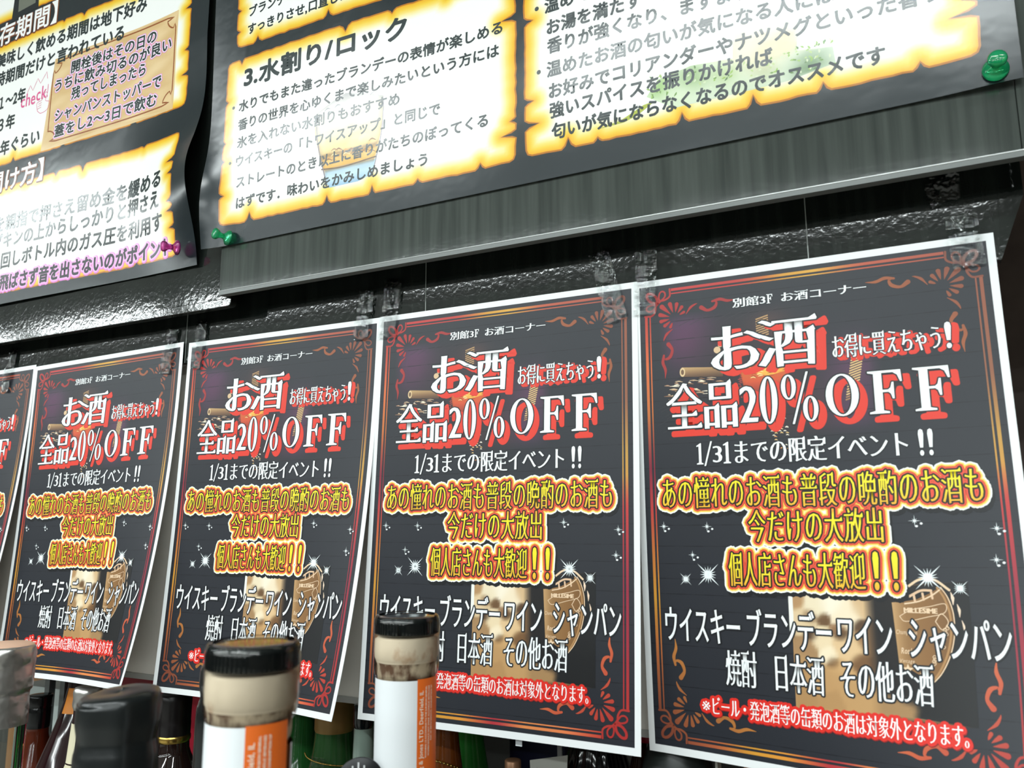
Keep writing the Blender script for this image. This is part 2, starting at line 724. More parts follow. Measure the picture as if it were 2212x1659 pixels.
M_WALL = add_tone(mat('dark_brown_wall', (90, 80, 76), 0.7), (80, 70, 68), (104, 94, 90), 6)
M_CEIL = mat('ceiling_white', (225, 228, 228), 0.8)
M_FLOOR = add_tone(mat('shop_floor', (150, 148, 142), 0.4), (140, 138, 132), (160, 158, 152), 4)
M_AISLE = add_tone(mat('aisle_wall', (92, 86, 80), 0.7), (60, 56, 54), (120, 112, 104), 3, (1, 1, .4))
plane_box('wall_back', -7.0, 3.2, 0.62, 0.70, 0.0, 2.8, M_WALL)
plane_box('wall_front', -7.0, 3.2, -6.8, -6.7, 0.0, 2.8, M_AISLE)
plane_box('wall_left', -7.1, -7.0, -6.8, 0.70, 0.0, 2.8, M_AISLE)
plane_box('wall_right', 3.2, 3.3, -6.8, 0.70, 0.0, 2.8, M_AISLE)
plane_box('ceiling', -7.1, 3.3, -6.8, 0.70, 2.75, 2.80, M_CEIL)
plane_box('floor', -7.1, 3.3, -6.8, 0.70, -0.05, 0.0, M_FLOOR)

# lamp fittings that carry the tubes
M_FIT = mat('lamp_housing', (235, 238, 238), 0.5)
for i, (x, y) in enumerate(LAMPS):
    t = thing('fluorescent_fitting', 'white fluorescent ceiling fitting in the rows behind the camera', 'lamp', (x, y, 2.75),
              'ceiling fluorescent fittings')
    box('housing', x - .62, x + .62, y - .11, y + .11, 2.675, 2.75, M_FIT, t)


# ------------------------------------------------------------------ header board and upper panels
def extrude_poly(name, P, y0, y1, m, parent=None, bev=0.0):
    """P: outline in x,z; a board from y0 (front) to y1"""
    n = len(P)
    V = [(x, y0, z) for x, z in P] + [(x, y1, z) for x, z in P]
    F = [tuple(range(n)), tuple(range(2 * n - 1, n - 1, -1))]
    F += [(i, i + n, (i + 1) % n + n, (i + 1) % n) for i in range(n)]
    loc = (sum(p[0] for p in P) / n, y0, min(p[1] for p in P))
    o = mk(name, V, F, m, parent, loc)
    if bev:
        bevel(o, bev)
    return o


def rounded(x0, x1, z0, z1, r, corners='br'):
    P = [(x0, z0)]
    if 'br' in corners:
        P += [(x1 - r + r * math.cos(a), z0 + r + r * math.sin(a)) for a in np.linspace(-math.pi / 2, 0, 7)]
    else:
        P += [(x1, z0)]
    return P + [(x1, z1), (x0, z1)]


hb = thing('header_board', 'dark glossy wood-grain board the five sale posters are taped to', 'board', (-0.5, 0.0, 1.604))
SE = [-1.30, -0.7015, -0.4225, -0.1667, 0.1116]
for i, x0 in enumerate(SE):
    x1 = SE[i + 1] - 0.0006 if i < 4 else None
    P = [(x0, 1.604), (x1, 1.604), (x1, 1.95), (x0, 1.95)] if x1 else [(x0, 1.604), (0.2125, 1.604), (0.2262, 1.640), (0.2262, 1.95), (x0, 1.95)]
    extrude_poly('laminate_sheet', P, 0.0, 0.008, M_LAM, hb)
for x0 in SE[1:]:
    o = box('seam', x0 - .0006, x0, -0.0002, 0.006, 1.604, 1.95, mat('pale_seam', (150, 156, 152), 0.5), hb)
box('frame_rail', -1.3, 0.2, 0.008, 0.030, 1.66, 1.95, mat('dark_rail', (30, 32, 32), 0.6), hb)

pa = thing('wood_grain_panel', 'grey wood-grain panel behind the left poster, its lower right corner rounded', 'panel', (-0.85, -0.022, 1.642),
           'upper wood-grain panels')
bevel(extrude_poly('face_board', rounded(-1.35, -0.3475, 1.6425, 2.55, .004), -0.022, -0.015, M_LAM, pa), .0006)
box('batten', -1.3, -0.37, -0.015, 0.0, 1.70, 1.78, mat('dark_rail'), pa)
box('film_patch', -0.4405, -0.3480, -0.0225, -0.0221, 1.6495, 1.69, M_LAM, pa)
pb = thing('wood_grain_panel', 'wide grey wood-grain panel behind the brandy poster, in front of the left panel', 'panel', (0.15, -0.030, 1.6535),
           'upper wood-grain panels')
bevel(extrude_poly('face_board', [(-0.3535, 1.6535), (0.224, 1.6535), (0.224, 2.62), (-0.3535, 2.62)], -0.030, -0.0235, M_PANEL, pb), .0005)
bevel(extrude_poly('face_board', [(0.2243, 1.6535), (0.70, 1.6535), (0.70, 2.62), (0.2243, 2.62)], -0.030, -0.0235, M_PANEL, pb), .0005)
box('bottom_edge', -0.3535, 0.70, -0.0302, -0.0235, 1.6503, 1.6535, M_EDGE, pb)
V, F = lathe_vf([(.00001, 0), (.0005, 0), (.0005, 1.0535), (.00001, 1.0535)], (-.3535, -0.0301, 1.6537), 10, axis=(1, 0, 0))
mk('edge_bead', V, F, mat('foil_edge_highlight', (226, 230, 230), 0.3, metal=0.4), pb, (-.3535, -.0301, 1.6537), smooth=True)  # rounded foil lip; its pale colour paints in the highlight along the edge
box('batten', -0.33, 0.66, -0.0235, 0.0, 1.72, 1.80, mat('dark_rail'), pb)

gb = thing('backing_board', 'plain grey board hanging behind the sale posters', 'board', (-0.4, 0.012, 1.327))
box('board_face', -1.25, 0.16, 0.011, 0.014, 1.331, 1.604, M_GREY, gb)
box('edge_strip', -1.25, 0.16, 0.0098, 0.0142, 1.3265, 1.331, mat('pale_edge', (176, 176, 172), 0.5), gb)

# ------------------------------------------------------------------ sale posters (A4, in sheet millimetres u 0..210, v 0..297)
PW, PH = 0.210, 0.297


def poster_map(x0, z0, roll, tilt, cR, cL):
    cr, sr, ct = math.cos(roll), math.sin(roll), math.cos(tilt)

    def S(um, vm):
        u = np.asarray(um) / 1000.0
        v = np.asarray(vm) / 1000.0
        un, vn = u / PW, np.maximum(v / PH, 0)
        k = cR * un ** 2 + cL * (1 - un) ** 2
        y = -0.002 - tilt * v - k * vn ** 2

        def sl(c, t):
            return .5 * (c * 2 * vn ** 2) ** 2 / PW * t ** 3 / 3
        a = u * cr + v * sr - sl(cR, un) + sl(cL, 1 - un) - sl(cL, 1)
        b = -v * cr + u * sr
        dz = v * (1 - ct) + tilt * k * vn ** 2 + .5 * (k * 2) ** 2 / PH * vn ** 3 / 3
        return np.stack([x0 + a, y, z0 + b + dz], -1)
    return S


RED, ORG, GLD, CRM, BRN = (182, 50, 46), (198, 112, 54), (212, 152, 54), (130, 36, 56), (134, 70, 50)


def c_left(u, v):
    return ramp(v, [(20, RED), (60, (220, 110, 60)), (90, ORG), (125, CRM), (150, (190, 60, 60)), (175, ORG), (205, GLD), (235, (190, 110, 60)), (275, BRN)])


def c_right(u, v):
    return ramp(v, [(20, (150, 84, 62)), (80, (146, 92, 66)), (115, (196, 150, 70)), (130, (206, 150, 66)), (150, (196, 60, 58)), (200, (150, 40, 62)), (235, (160, 44, 60)), (275, RED)])


def c_top(u, v):
    return ramp(u, [(20, (196, 56, 56)), (70, (190, 62, 56)), (95, GLD), (115, (222, 168, 66)), (140, (190, 90, 66)), (190, (166, 84, 66))])


def c_bot(u, v):
    return ramp(u, [(20, BRN), (45, (180, 96, 60)), (65, GLD), (85, (226, 150, 60)), (110, (176, 44, 62)), (130, (226, 140, 78)), (160, (230, 130, 80)), (190, RED)])


def c_corner(su, sv):
    def f(u, v):
        a = u if su > 0 else 210 - u
        b = v if sv > 0 else 297 - v
        t = (a + b - 30) / 60.0
        base = {(1, 1): ((176, 48, 46), (160, 46, 46)), (-1, 1): ((130, 72, 56), (164, 92, 54)), (1, -1): (BRN, (188, 124, 58)), (-1, -1): ((172, 46, 44), (206, 104, 64))}[(su, sv)]
        return ramp(t, [(0, base[0]), (1, base[1])])
    return f


def sparkle(ink, u, v, r, n, layer):
    W = (240, 248, 250)
    for i in range(n):
        a = math.pi * 2 * i / n + (math.pi / 4 if n > 8 else 0)
        L = r * (1.0 if i % (n // 4) == 0 else 0.55)
        d = np.array([math.cos(a), math.sin(a)])
        p = np.array([-d[1], d[0]]) * r * 0.07
        c = np.array([u, v])
        ink.add([c + p, c - p, c + d * L], [[0, 1, 2]], layer, W)
    ink.disc((u, v), r * .22, layer, W)


def frame_ink():
    k = Ink()
    for (cu, wd) in ((8.4, 1.8), (11.0, 0.8)):
        for u, c in ((cu, c_left), (210 - cu, c_right)):
            k.ribbon([(u, q) for q in np.linspace(24.5, 272.5, 42)], [wd], 2, c, 1, False)
        for v, c in ((cu - .2, c_top), (297 - cu + .2, c_bot)):
            k.ribbon([(q, v) for q in np.linspace(25.5, 184.5, 28)], [wd], 2, c, 1, False)
    for su in (1, -1):
        for sv in (1, -1):
            col = c_corner(su, sv)

            def M(p, sw):
                a, b = (p[1], p[0]) if sw else p
                return (a if su > 0 else 210 - a, b if sv > 0 else 297 - b)

            def rb(P, w, **q):
                for sw in (0, 1):
                    k.ribbon([M(p, sw) for p in P], w, 3, col, **q)
            rb([(7.6, 24.6), (12.4, 24.6), (14.6, 21.6), (15.0, 18.6), (16.6, 16.6)], [1.2, 1.2, 1.4, 1.4])
            rb([(15.2, 18.0), (12.8, 17.2), (9.6, 18.0), (8.6, 19.8), (10.0, 21.4), (12.6, 21.2), (15.0, 18.6)], [1.1])
            k.ribbon([M(p, 0) for p in [(16.4, 16.4), (15.4, 12.2), (12.4, 9.4), (9.6, 9.4), (9.4, 12.2), (12.2, 15.4), (16.4, 16.4)]], [1.7], 3, col)
            hub = np.array((27.5, 27.5))
            for a, L, w in ((116, 6.8, 1.9), (144, 8.2, 2.3), (170, 9.2, 2.5), (197, 10.0, 2.8), (225, 11.8, 3.2)):
                d = np.array((math.cos(math.radians(a)), math.sin(math.radians(a))))
                for sw in ((0,) if a == 225 else (0, 1)):
                    k.ribbon([M(p, sw) for p in (hub + d * 3.6, hub + d * (L * .7), hub + d * L)], [.15, w * .65, w], 3, col)
            rb([(26.0, 35.0), (22.0, 38.0), (20.2, 41.0), (19.8, 42.6)], [.3, 1.7, 1.0, .2])
            rb([(22.8, 45.0), (25.2, 49.0), (23.6, 53.6), (20.6, 54.8), (19.8, 53.4)], [2.8, 1.7, 2.2, 1.4, .4])
            rb([(19.6, 52.2), (18.8, 57.0), (20.4, 62.0), (20.0, 67.6)], [1.4, 2.0, 1.8, .2])
    return k


def board_ink():
    """plank lines, faint night scene and sparkles printed on the black ground"""
    k = Ink()
    BG = np.array((38, 41, 48), float)
    for v in (17, 30, 42.5, 55, 68, 82, 96, 110, 125.3, 137.7, 150, 161, 173.8, 184.5, 193.5, 202.7, 212, 222.5, 233, 245, 257, 270.5, 283, 289):
        for u in np.arange(4, 206, 6.0):
            w = .16 + .08 * math.sin(u * .31 + v)
            e = min(u + 6, 206)
            k.add([(u, v - w), (e, v - w), (e, v + w), (u, v + w)], [[0, 1, 2], [0, 2, 3]], 1, (23, 25, 31))

    def night(u, v):
        c = np.tile(BG, (len(u), 1))
        for cu, cv, r, q, a in ((35, 31, 11, (92, 58, 92), .8), (33, 46, 12, (100, 50, 88), .7), (86, 40, 8, (120, 78, 70), .5),
                                (134, 70, 12, (96, 56, 86), .8), (130, 92, 12, (84, 54, 84), .8), (104, 95, 14, (78, 50, 52), .5), (70, 60, 22, (58, 44, 50), .6)):
            g = a * np.exp(-((u - cu) ** 2 + (v - cv) ** 2) / (2 * r * r))[:, None]
            c = c * (1 - g) + np.array(q) * g
        e = np.clip(np.minimum.reduce([u - 16, 148 - u, v - 24, 112 - v]) / 8.0, 0, 1)[:, None]
        return BG * (1 - e) + c * e
    k.area([(16, 24), (148, 24), (148, 112), (16, 112)], .7, night, 3.0)
    for i in range(44):
        u = 14 + i * 1.25 + random.uniform(-.3, .3)
        v = 26 + 1.6 * (i % 7) + (60 if i % 3 else 72)
        k.ribbon([(u, v), (u + 7, v - 3.0)], [.28], 1.7, (52, 50, 56), 1, False)
    for i in range(24):
        k.ribbon([(30 + i * 2.4, 33.5 - (i % 3)), (37 + i * 2.4, 30.5 - (i % 3))], [.25], 1.7, (56, 52, 58), 1, False)
    return k


def drink_ink():
    """cigar, ashtray and whisky glass printed behind the headline"""
    k = Ink()
    tan = lambda u, v: ramp(v, [(62, (196, 160, 110)), (65.5, (140, 106, 76)), (69, (84, 62, 48))])
    k.area([(31, 61.2), (57, 63.4), (57, 69.4), (31, 67.4)], 2.2, tan, 1.2)
    k.disc((31.4, 64.4), 1.8, 2.4, (226, 196, 150), ry=3.0)
    k.disc((31.4, 64.4), 1.0, 2.5, (120, 90, 66), ry=1.8)
    R = random.Random(3)
    for i in range(64):
        a = R.uniform(0, 6.28)
        q = R.uniform(.5, 1) if R.random() < .6 else R.uniform(0, 1)
        u, v = 38 + 19 * q * math.cos(a), 76 + 8.5 * q * math.sin(a)
        c = R.choice([(226, 196, 158), (244, 232, 210), (148, 110, 84), (60, 44, 48), (20, 18, 24), (190, 150, 120)])
        L = R.uniform(.8, 3.4)
        k.ribbon([(u - L, v - L * .1), (u, v - .3), (u + L, v + .3)], [.2, R.uniform(.4, 1.1), .2], 2.2 + .01 * i, c, 3)
    return k


def tumbler_ink():
    k = Ink()
    R = random.Random(5)
    gl = lambda u, v: ramp(v, [(62, (120, 52, 46)), (68, (206, 104, 50)), (74, (214, 86, 50)), (84, (128, 44, 40)), (98, (70, 36, 40))])
    k.area([(66, 63), (98, 61), (95, 84), (92, 100), (76, 101), (71, 84)], 2.2, gl, 2.0)
    for i in range(40):
        u, v = R.uniform(72, 95), R.uniform(62, 72)
        k.ribbon([(u - 1.6, v + R.uniform(-.6, .6)), (u, v - .4), (u + 1.6, v + R.uniform(-.6, .6))], [.2, .7, .2], 2.5 + .01 * i,
                 R.choice([(255, 196, 84), (240, 150, 60), (255, 226, 150), (170, 70, 40)]), 3)
    k.poly([(74, 68), (82, 62.5), (90, 64), (95, 69), (84, 71.5)], 2.45, (244, 176, 74))
    for i in range(34):
        u, v = 90 + R.uniform(-5, 4), R.uniform(98, 117)
        k.ribbon([(u - .9, v), (u, v - .3), (u + .9, v + .2)], [.2, .6, .2], 2.5, R.choice([(255, 214, 140), (240, 170, 100), (250, 240, 220), (120, 60, 50)]), 3)
    for i in range(30):
        k.ribbon([(66 + R.uniform(0, 1.5), 63 + i * .7), (67.5 + R.uniform(0, 1.5), 63.4 + i * .7)], [.3], 2.5, R.choice([(200, 80, 70), (120, 50, 48)]), 1)
    return k


def slat_ink():
    k = Ink()
    R = random.Random(6)
    for i in range(17):
        v = 64 + i * 1.55
        k.ribbon([(131.6 - i * .28, v + 1.1), (138.4 - i * .28, v - 1.1)], [.75], 2.2, (226, 190, 128) if i < 15 else (170, 130, 90), 1, False)
    return k


def lamp_ink():
    k = Ink()
    for i in range(9):
        v = 34 + i * 1.5
        k.ribbon([(78.5, v + 1.0), (86, v - 1.0)], [.8], 2.2, (190, 150, 104), 1, False)
    for (u, v, r) in ((54, 52, 2.2), (56, 49, 1.4), (60, 57, 1.6)):
        k.disc((u, v), r, 2.2, (222, 190, 150))
    return k


WHT, BLK = (244, 248, 250), (28, 30, 34)


def headline_ink():
    k = Ink()
    sh = (228, 60, 44)
    k.text('別館3F お酒コーナー', 64.8, 143.4, 19.6, 25.6, [(.28, 6, BLK, 0, 0), (.06, 7, WHT, 0, 0)], minchow)
    L = [(1.1, 4, sh, 5.2, 3.2), (.85, 6, BLK, 0, 0), (.0, 7, WHT, 0, 0)]
    k.text('お', 47.2, 83.5, 35.5, 67.0, L, minchoh, 1.0)
    k.text('酒', 78.5, 114.5, 35.0, 66.0, L, minchoh, 1.0)
    k.text('お得に買えちゃう', 121.2, 180.0, 50.2, 64.4, [(.9, 4, sh, 3.0, 1.6), (.5, 6, BLK, 0, 0), (.06, 7, WHT, 0, 0)], mincho)
    k.chars([('!', 181.0, 184.4)], 49.6, 64.6, [(.8, 4, sh, 3.2, 1.4), (.5, 6, BLK, 0, 0), (.0, 7, WHT, 0, 0)], minchow)
    L = [(1.2, 4, sh, 3.4, 3.9), (.75, 6, BLK, 0, 0), (.0, 7, WHT, 0, 0)]
    k.chars([('全', 20.2, 43.2), ('品', 44.4, 65.2), ('2', 66.6, 77.4), ('0', 78.6, 89.0), ('%', 91.4, 112.0)], 71.5, 101.5, L, minchoh)
    k.chars([('O', 116.4, 134.4), ('F', 139.6, 157.4), ('F', 163.0, 181.4)], 73.8, 99.6, L, minchoh)
    L = [(.55, 6, BLK, 0, 0), (.05, 7, WHT, 0, 0)]
    k.chars([('1', 38.6, 42.6), ('/', 43.2, 48.4), ('3', 48.6, 54.4), ('1', 55.2, 59.6)], 110.4, 124.0, L, minchow)
    k.text('までの限定イベント', 60.4, 159.0, 109.8, 124.4, L, mincho)
    k.chars([('!', 163.0, 165.6), ('!', 167.6, 170.2)], 110.0, 124.4, L, minchow)
    return k


def offer_ink():
    k = Ink()
    Y = lambda u, v: ramp(np.mod(v - 131, 23.0), [(0, (255, 236, 40)), (12, (252, 226, 48)), (20, (248, 178, 52))])
    L = [(4.0, 5, (20, 22, 26), 1.2, 2.4), (4.1, 6, (250, 252, 246), 0, 0), (3.3, 6.8, (255, 240, 160), 0, 0), (2.75, 7.4, (252, 196, 76), 0, 0),
         (2.05, 8, (196, 62, 36), 0, 0), (1.75, 8.6, (238, 84, 62), 0, 0), (1.0, 9.2, (36, 30, 16), 0, 0), (.06, 10, Y, 0, 0)]
    thin = lambda c: mincho(c, .010, -.016)
    k.text('あの憧れのお酒も普段の晩酌のお酒も', 14.6, 192.8, 131.6, 150.6, L, thin, .96)
    k.text('今だけの大放出', 68.0, 143.0, 152.0, 171.0, L, thin, .96)
    k.text('個人店さんも大歓迎', 55.4, 131.5, 176.8, 196.6, L, thin, .98)
    k.chars([('!', 135.4, 138.4), ('!', 145.0, 148.0)], 176.8, 196.8, L, minchow)
    for (u, v, r, n) in ((42.7, 190.6, 9.2, 16), (28.6, 193.6, 5.0, 16), (162.0, 189.8, 9.0, 16), (176.6, 195.1, 5.4, 16), (33.5, 179.0, 2.8, 8), (15.8, 161.7, 3.2, 8),
                         (43.2, 161.9, 3.2, 8), (157.7, 159.9, 3.2, 8), (195.7, 164.6, 3.2, 8), (194.1, 180.6, 3.2, 8)):
        sparkle(k, u, v, r, n, 11)
        if n == 8:
            k.disc((u + .8, v + 2.9), .75, 11, WHT, ry=.6)
            k.disc((u + 3.2, v + 1.5), .7, 11, WHT, ry=.6)
    return k


def cellar_ink():
    """sepia picture of corks and a labelled bottle, with the list printed over it"""
    k = Ink()
    blobs = [(96, 214, 7, (226, 200, 160)), (104, 206, 7, (238, 222, 190)), (112, 204, 7, (248, 236, 214)), (120, 210, 8, (244, 226, 196)), (106, 224, 6, (236, 214, 176)),
             (110, 232, 5, (246, 228, 196)), (98, 230, 6, (168, 132, 92)), (120, 228, 8, (226, 192, 146)), (128, 206, 6, (214, 180, 136)), (131, 222, 7, (150, 112, 74)),
             (93, 246, 6, (150, 108, 66)), (97, 256, 5, (92, 64, 38)), (104, 246, 7, (196, 152, 100)), (116, 240, 7, (206, 164, 112)), (93, 204, 5, (182, 142, 98)), (117, 221, 3, (60, 42, 26)), (101, 222, 3, (70, 48, 30)), (108, 213, 2.4, (110, 80, 52)), (127, 216, 3, (80, 56, 36)), (99, 240, 3, (84, 58, 36)), (112, 236, 2.6, (100, 70, 42)),
             (125, 252, 8, (206, 166, 112)), (140, 258, 9, (196, 152, 98)), (110, 258, 6, (130, 94, 56)), (100, 212, 4, (132, 98, 66)), (126, 235, 5, (120, 86, 54)), (116, 219, 4, (150, 112, 78))]

    def sep(u, v):
        w = np.full(len(u), 1e-3)
        c = np.zeros((len(u), 3)) + np.array((150, 112, 74)) * 1e-3
        for cu, cv, r, q in blobs:
            g = np.exp(-(np.maximum(np.hypot(u - cu, v - cv) - r * .45, 0) / max(r * .36, 1.5)) ** 2)
            w = w + g
            c = c + g[:, None] * np.array(q)
        c = c / w[:, None]
        dk = np.clip((u - 129 - (v - 203) * .03) / 6.0, 0, 1)[:, None]
        lowtan = np.clip((v - 240 - (u - 120) * .35) / 5, 0, 1)[:, None] * np.clip((170 - u) / 14, 0, 1)[:, None]
        c = c * (1 - dk) + np.array((30, 28, 29)) * dk
        c = c * (1 - lowtan * .85) + np.array((190, 148, 98)) * lowtan * .85
        cut = np.clip((u - 150 - (262 - v) * .2) / 4, 0, 1)[:, None]
        return c * (1 - cut) + np.array((26, 27, 29)) * cut
    k.area([(90.8, 199), (180.4, 191.4), (180.4, 261.4), (90.8, 261.4)], 3, sep, 1.5)
    k.poly([(89.2, 200), (91.6, 200), (91.6, 222), (89.2, 222)], 3.4, (240, 240, 232))
    # bottle seen on the right of the picture
    lab = [(143.6, 203), (149, 202.5), (156, 201), (162, 198), (167.5, 194.5), (170.6, 200), (172.6, 208), (172.4, 218), (170, 228), (165.6, 237), (160.5, 243), (157, 240),
           (150, 236), (145.5, 235)]
    k.area(lab, 4, lambda u, v: ramp(u, [(143, (200, 160, 112)), (150, (150, 112, 70)), (160, (140, 100, 58)), (172, (122, 86, 50))]), 2.0)
    cr = (236, 206, 172)
    k.ribbon(lab[4:11], [.5], 4.6, cr)
    k.ribbon([(p[0] - 1.6, p[1] + .4) for p in lab[4:11]], [1.0], 4.5, (176, 132, 84))
    k.ribbon([(150, 203.5), (157, 202), (163, 199), (167, 196)], [.7], 4.6, cr)
    k.ribbon([(151.5, 195), (158, 190.8), (165, 191), (171.5, 196)], [1.2], 4.4, cr)
    k.ribbon([(152.5, 199.6), (158, 196.6), (163, 196.4)], [1.2], 4.4, (226, 190, 156))
    for i in range(3):
        k.ribbon([(154.6 + i * 4.2, 198.8 - i * .8), (155 + i * 4.2, 202 - i * .8)], [1.1], 4.5, (226, 190, 156), 1)
    for (u, v, q) in ((172, 197, 1.6), (174.6, 203, 1.4), (176.2, 211, 1.0)):
        k.ribbon([(u, v), (u + .8, v + 3), (u + .8, v + 6.5)], [.2, q, .2], 4.6, (240, 214, 190), 3)
    for i in range(24):
        t = i / 23
        u = 168.6 - 12 * t * t + random.uniform(-1.2, 1.2)
        v = 214 + 24 * t
        k.ribbon([(u - .9, v), (u, v - .9), (u + .9, v), (u, v + .9), (u - .9, v)], [.28], 4.8, cr, 3)
    k.ribbon([(164, 212), (167, 208), (170, 212), (167, 216), (164, 212)], [.4], 4.8, cr)
    k.ribbon([(147, 210), (153, 206.5), (162, 204.5), (169, 203), (168.5, 207.5), (160, 210), (150, 212.5), (147, 210)], [.35], 4.8, cr)
    f = [(.0, 5, cr, 0, 0)]
    k.text('MILLESIME', 149.2, 165.4, 205.0, 208.2, [(.14, 5, cr, 0, 0)], minchow)
    k.text('Rosé', 146.6, 153.4, 225.2, 229.0, [(.05, 5, cr, 0, 0)], glyph, shear=.2)
    k.text('Champagne', 144.6, 155.0, 216.4, 219.2, f, glyph, shear=.2)
    k.text('Vintage', 145.6, 153.0, 231.0, 233.4, f, glyph, shear=.2)
    k.poly([(149.6 + (2.9 if i % 2 == 0 else 1.2) * math.sin(i * math.pi / 5), 236.5 - (2.9 if i % 2 == 0 else 1.2) * math.cos(i * math.pi / 5)) for i in range(10)], 5, cr)
    return k


def list_ink():
    k = Ink()
    L = [(.9, 8, BLK, 0, 0), (.04, 9, WHT, 0, 0)]
    f = lambda c: mincho(c, .018, .0)
    for s, a, b in (('ウイスキー', 13.2, 61.4), ('ブランデー', 63.8, 112.6), ('ワイン', 114.2, 143.4), ('シャンパン', 150.2, 198.0)):
        k.text(s, a, b, 209.8, 230.8, L, f, 1.0)
    for s, a, b in (('焼酎', 51.0, 69.6), ('日本酒', 78.6, 107.0), ('その他お酒', 114.6, 161.4)):
        k.text(s, a, b, 233.2, 253.4, L, mincho, 1.0)
    L = [(1.7, 8, (150, 30, 30), .25, .4), (1.6, 8.5, (226, 46, 36), 0, 0), (.0, 9.4, (252, 250, 250), 0, 0)]
    k.chars([('※', 35.6, 40.6)], 261.4, 270.2, L, glyph)
    k.text('ビール・発泡酒等の缶類のお酒は対象外となります。', 41.2, 179.5, 260.6, 271.0, L, mincho, 1.0)
    return k


INKS = [('plank_print', board_ink()), ('border_ornament', frame_ink()), ('cigar_picture', drink_ink()), ('tumbler_picture', tumbler_ink()), ('lit_slats_picture', slat_ink()), ('lamp_glow_picture', lamp_ink()), ('headline_lettering', headline_ink()),
        ('cellar_picture', cellar_ink()), ('offer_lettering', offer_ink()), ('list_lettering', list_ink())]
US = np.array([0, 4.0] + list(np.linspace(10, 200, 39)) + [206.0, 210])
VS = np.array([0, 4.3] + list(np.linspace(9, 288, 56)) + [292.6, 297])
SIGNS = [
    ('black sale poster cut off by the left edge of the photo', (-0.8425, 1.6187, .012, .018, .034, .008)),
    ('black sale poster behind the foil-wrapped bottle, its lower corner curling', (-.6336, 1.6191, .0185, .0186, .0366, .0097)),
    ('black sale poster behind the nearest white-labelled bottle, hanging third from the right', (-.4167, 1.6212, -.0057, .014, .0352, .0101)),
    ('black sale poster behind the farther white-labelled bottle, second from the right', (-.2079, 1.6203, -.0015, .0485, .0062, .0014)),
    ('largest and rightmost black sale poster, its whole list and red note uncovered', (-.0004, 1.6192, .0018, .0475, .0454, -.0151)),
]
PMAPS = []
for label, q in SIGNS:
    S = poster_map(*q)
    PMAPS.append(S)
    loc = tuple(float(t) for t in S(np.array([105.0]), np.array([0.0]))[0])
    o = sheet('sale_poster', S, US, VS, [M_PAPER, M_BLACKINK],
              lambda u, v: 1 if 4.0 < u < 206 and 4.3 < v < 292.6 else 0, loc)
    tag(o, label, 'poster', 'twenty percent off sale posters')
    fm = normals_of(S)
    for nm, k in INKS:
        k.build(nm, fm, M_INK, o)

# ------------------------------------------------------------------ big glossy guide posters (u = world x mm, v = -world z mm)
DARK = (40, 52, 53)


def parchment(k, P, layer=1, jag=.5):
    """torn golden paper: brown rim, yellow edge fading to white"""
    P = np.asarray(P, float)
    Q = []
    R = random.Random(int(abs(P[0, 0] * 7)))
    for i in range(len(P)):
        a, b = P[i], P[(i + 1) % len(P)]
        L = np.linalg.norm(b - a)
        m = max(1, int(L / 5))
        d = (b - a) / max(L, 1e-6)
        nn = np.array((-d[1], d[0]))
        for j in range(m):
            Q.append(a + (b - a) * j / m + nn * (R.uniform(-jag, jag) if j else 0))
    Q = np.array(Q)
    k.area(Q, layer, (188, 116, 28), 4.0)
    ar = np.sum(Q[:, 0] * np.roll(Q[:, 1], -1) - np.roll(Q[:, 0], -1) * Q[:, 1])
    d = np.roll(Q, -1, 0) - np.roll(Q, 1, 0)
    d /= np.maximum(np.linalg.norm(d, axis=1), 1e-6)[:, None]
    nn = np.stack([-d[:, 1], d[:, 0]], 1) * (1 if ar > 0 else -1)
    I = Q + nn * 1.25

    def col(u, v):
        t = dist_poly(np.column_stack([u, v]), I)
        return ramp(t, [(0, (238, 172, 24)), (2.4, (246, 200, 44)), (6, (250, 222, 112)), (10, (251, 244, 208)), (13.5, (250, 251, 248))])
    k.area(I, layer + .7, col, 2.6)


def notch_side(a, b, notches, out):
    """points from a to b (a kept, b not); notches: (position 0..1, depth mm, half width mm); positive depth bites inward"""
    a, b, out = np.array(a, float), np.array(b, float), np.array(out, float)
    L = np.linalg.norm(b - a)
    d = (b - a) / L
    P = [a]
    for t, dep, hw in sorted(notches):
        c = a + d * t * L
        P += [c - d * hw + out * .5, c - d * hw * .35 - out * dep * .3, c - out * dep, c + d * hw * .4 - out * dep * .25, c + d * hw + out * .8]
    return P


def torn(u0, u1, v0, v1, left=(), right=(), top=(), bottom=(), r=5.0):
    P = notch_side((u0 + r, v0), (u1 - r, v0), top, (0, -1))
    P += [np.array((u1 - r, v0)), np.array((u1 - r * .3, v0 + r * .3))]
    P += notch_side((u1, v0 + r), (u1, v1 - r), right, (1, 0))
    P += [np.array((u1, v1 - r)), np.array((u1 - r * .3, v1 - r * .3))]
    P += notch_side((u1 - r, v1), (u0 + r, v1), bottom, (0, 1))
    P += [np.array((u0 + r, v1)), np.array((u0 + r * .3, v1 - r * .3))]
    P += notch_side((u0, v1 - r), (u0, v0 + r), left, (-1, 0))
    P += [np.array((u0, v0 + r)), np.array((u0 + r * .3, v0 + r * .3))]
    return P


def pop(r=.34, layer=4, col=DARK):
    return [(r, layer, col, 0, 0)]


def frac(p, a, b):
    return (p - a) / (b - a)


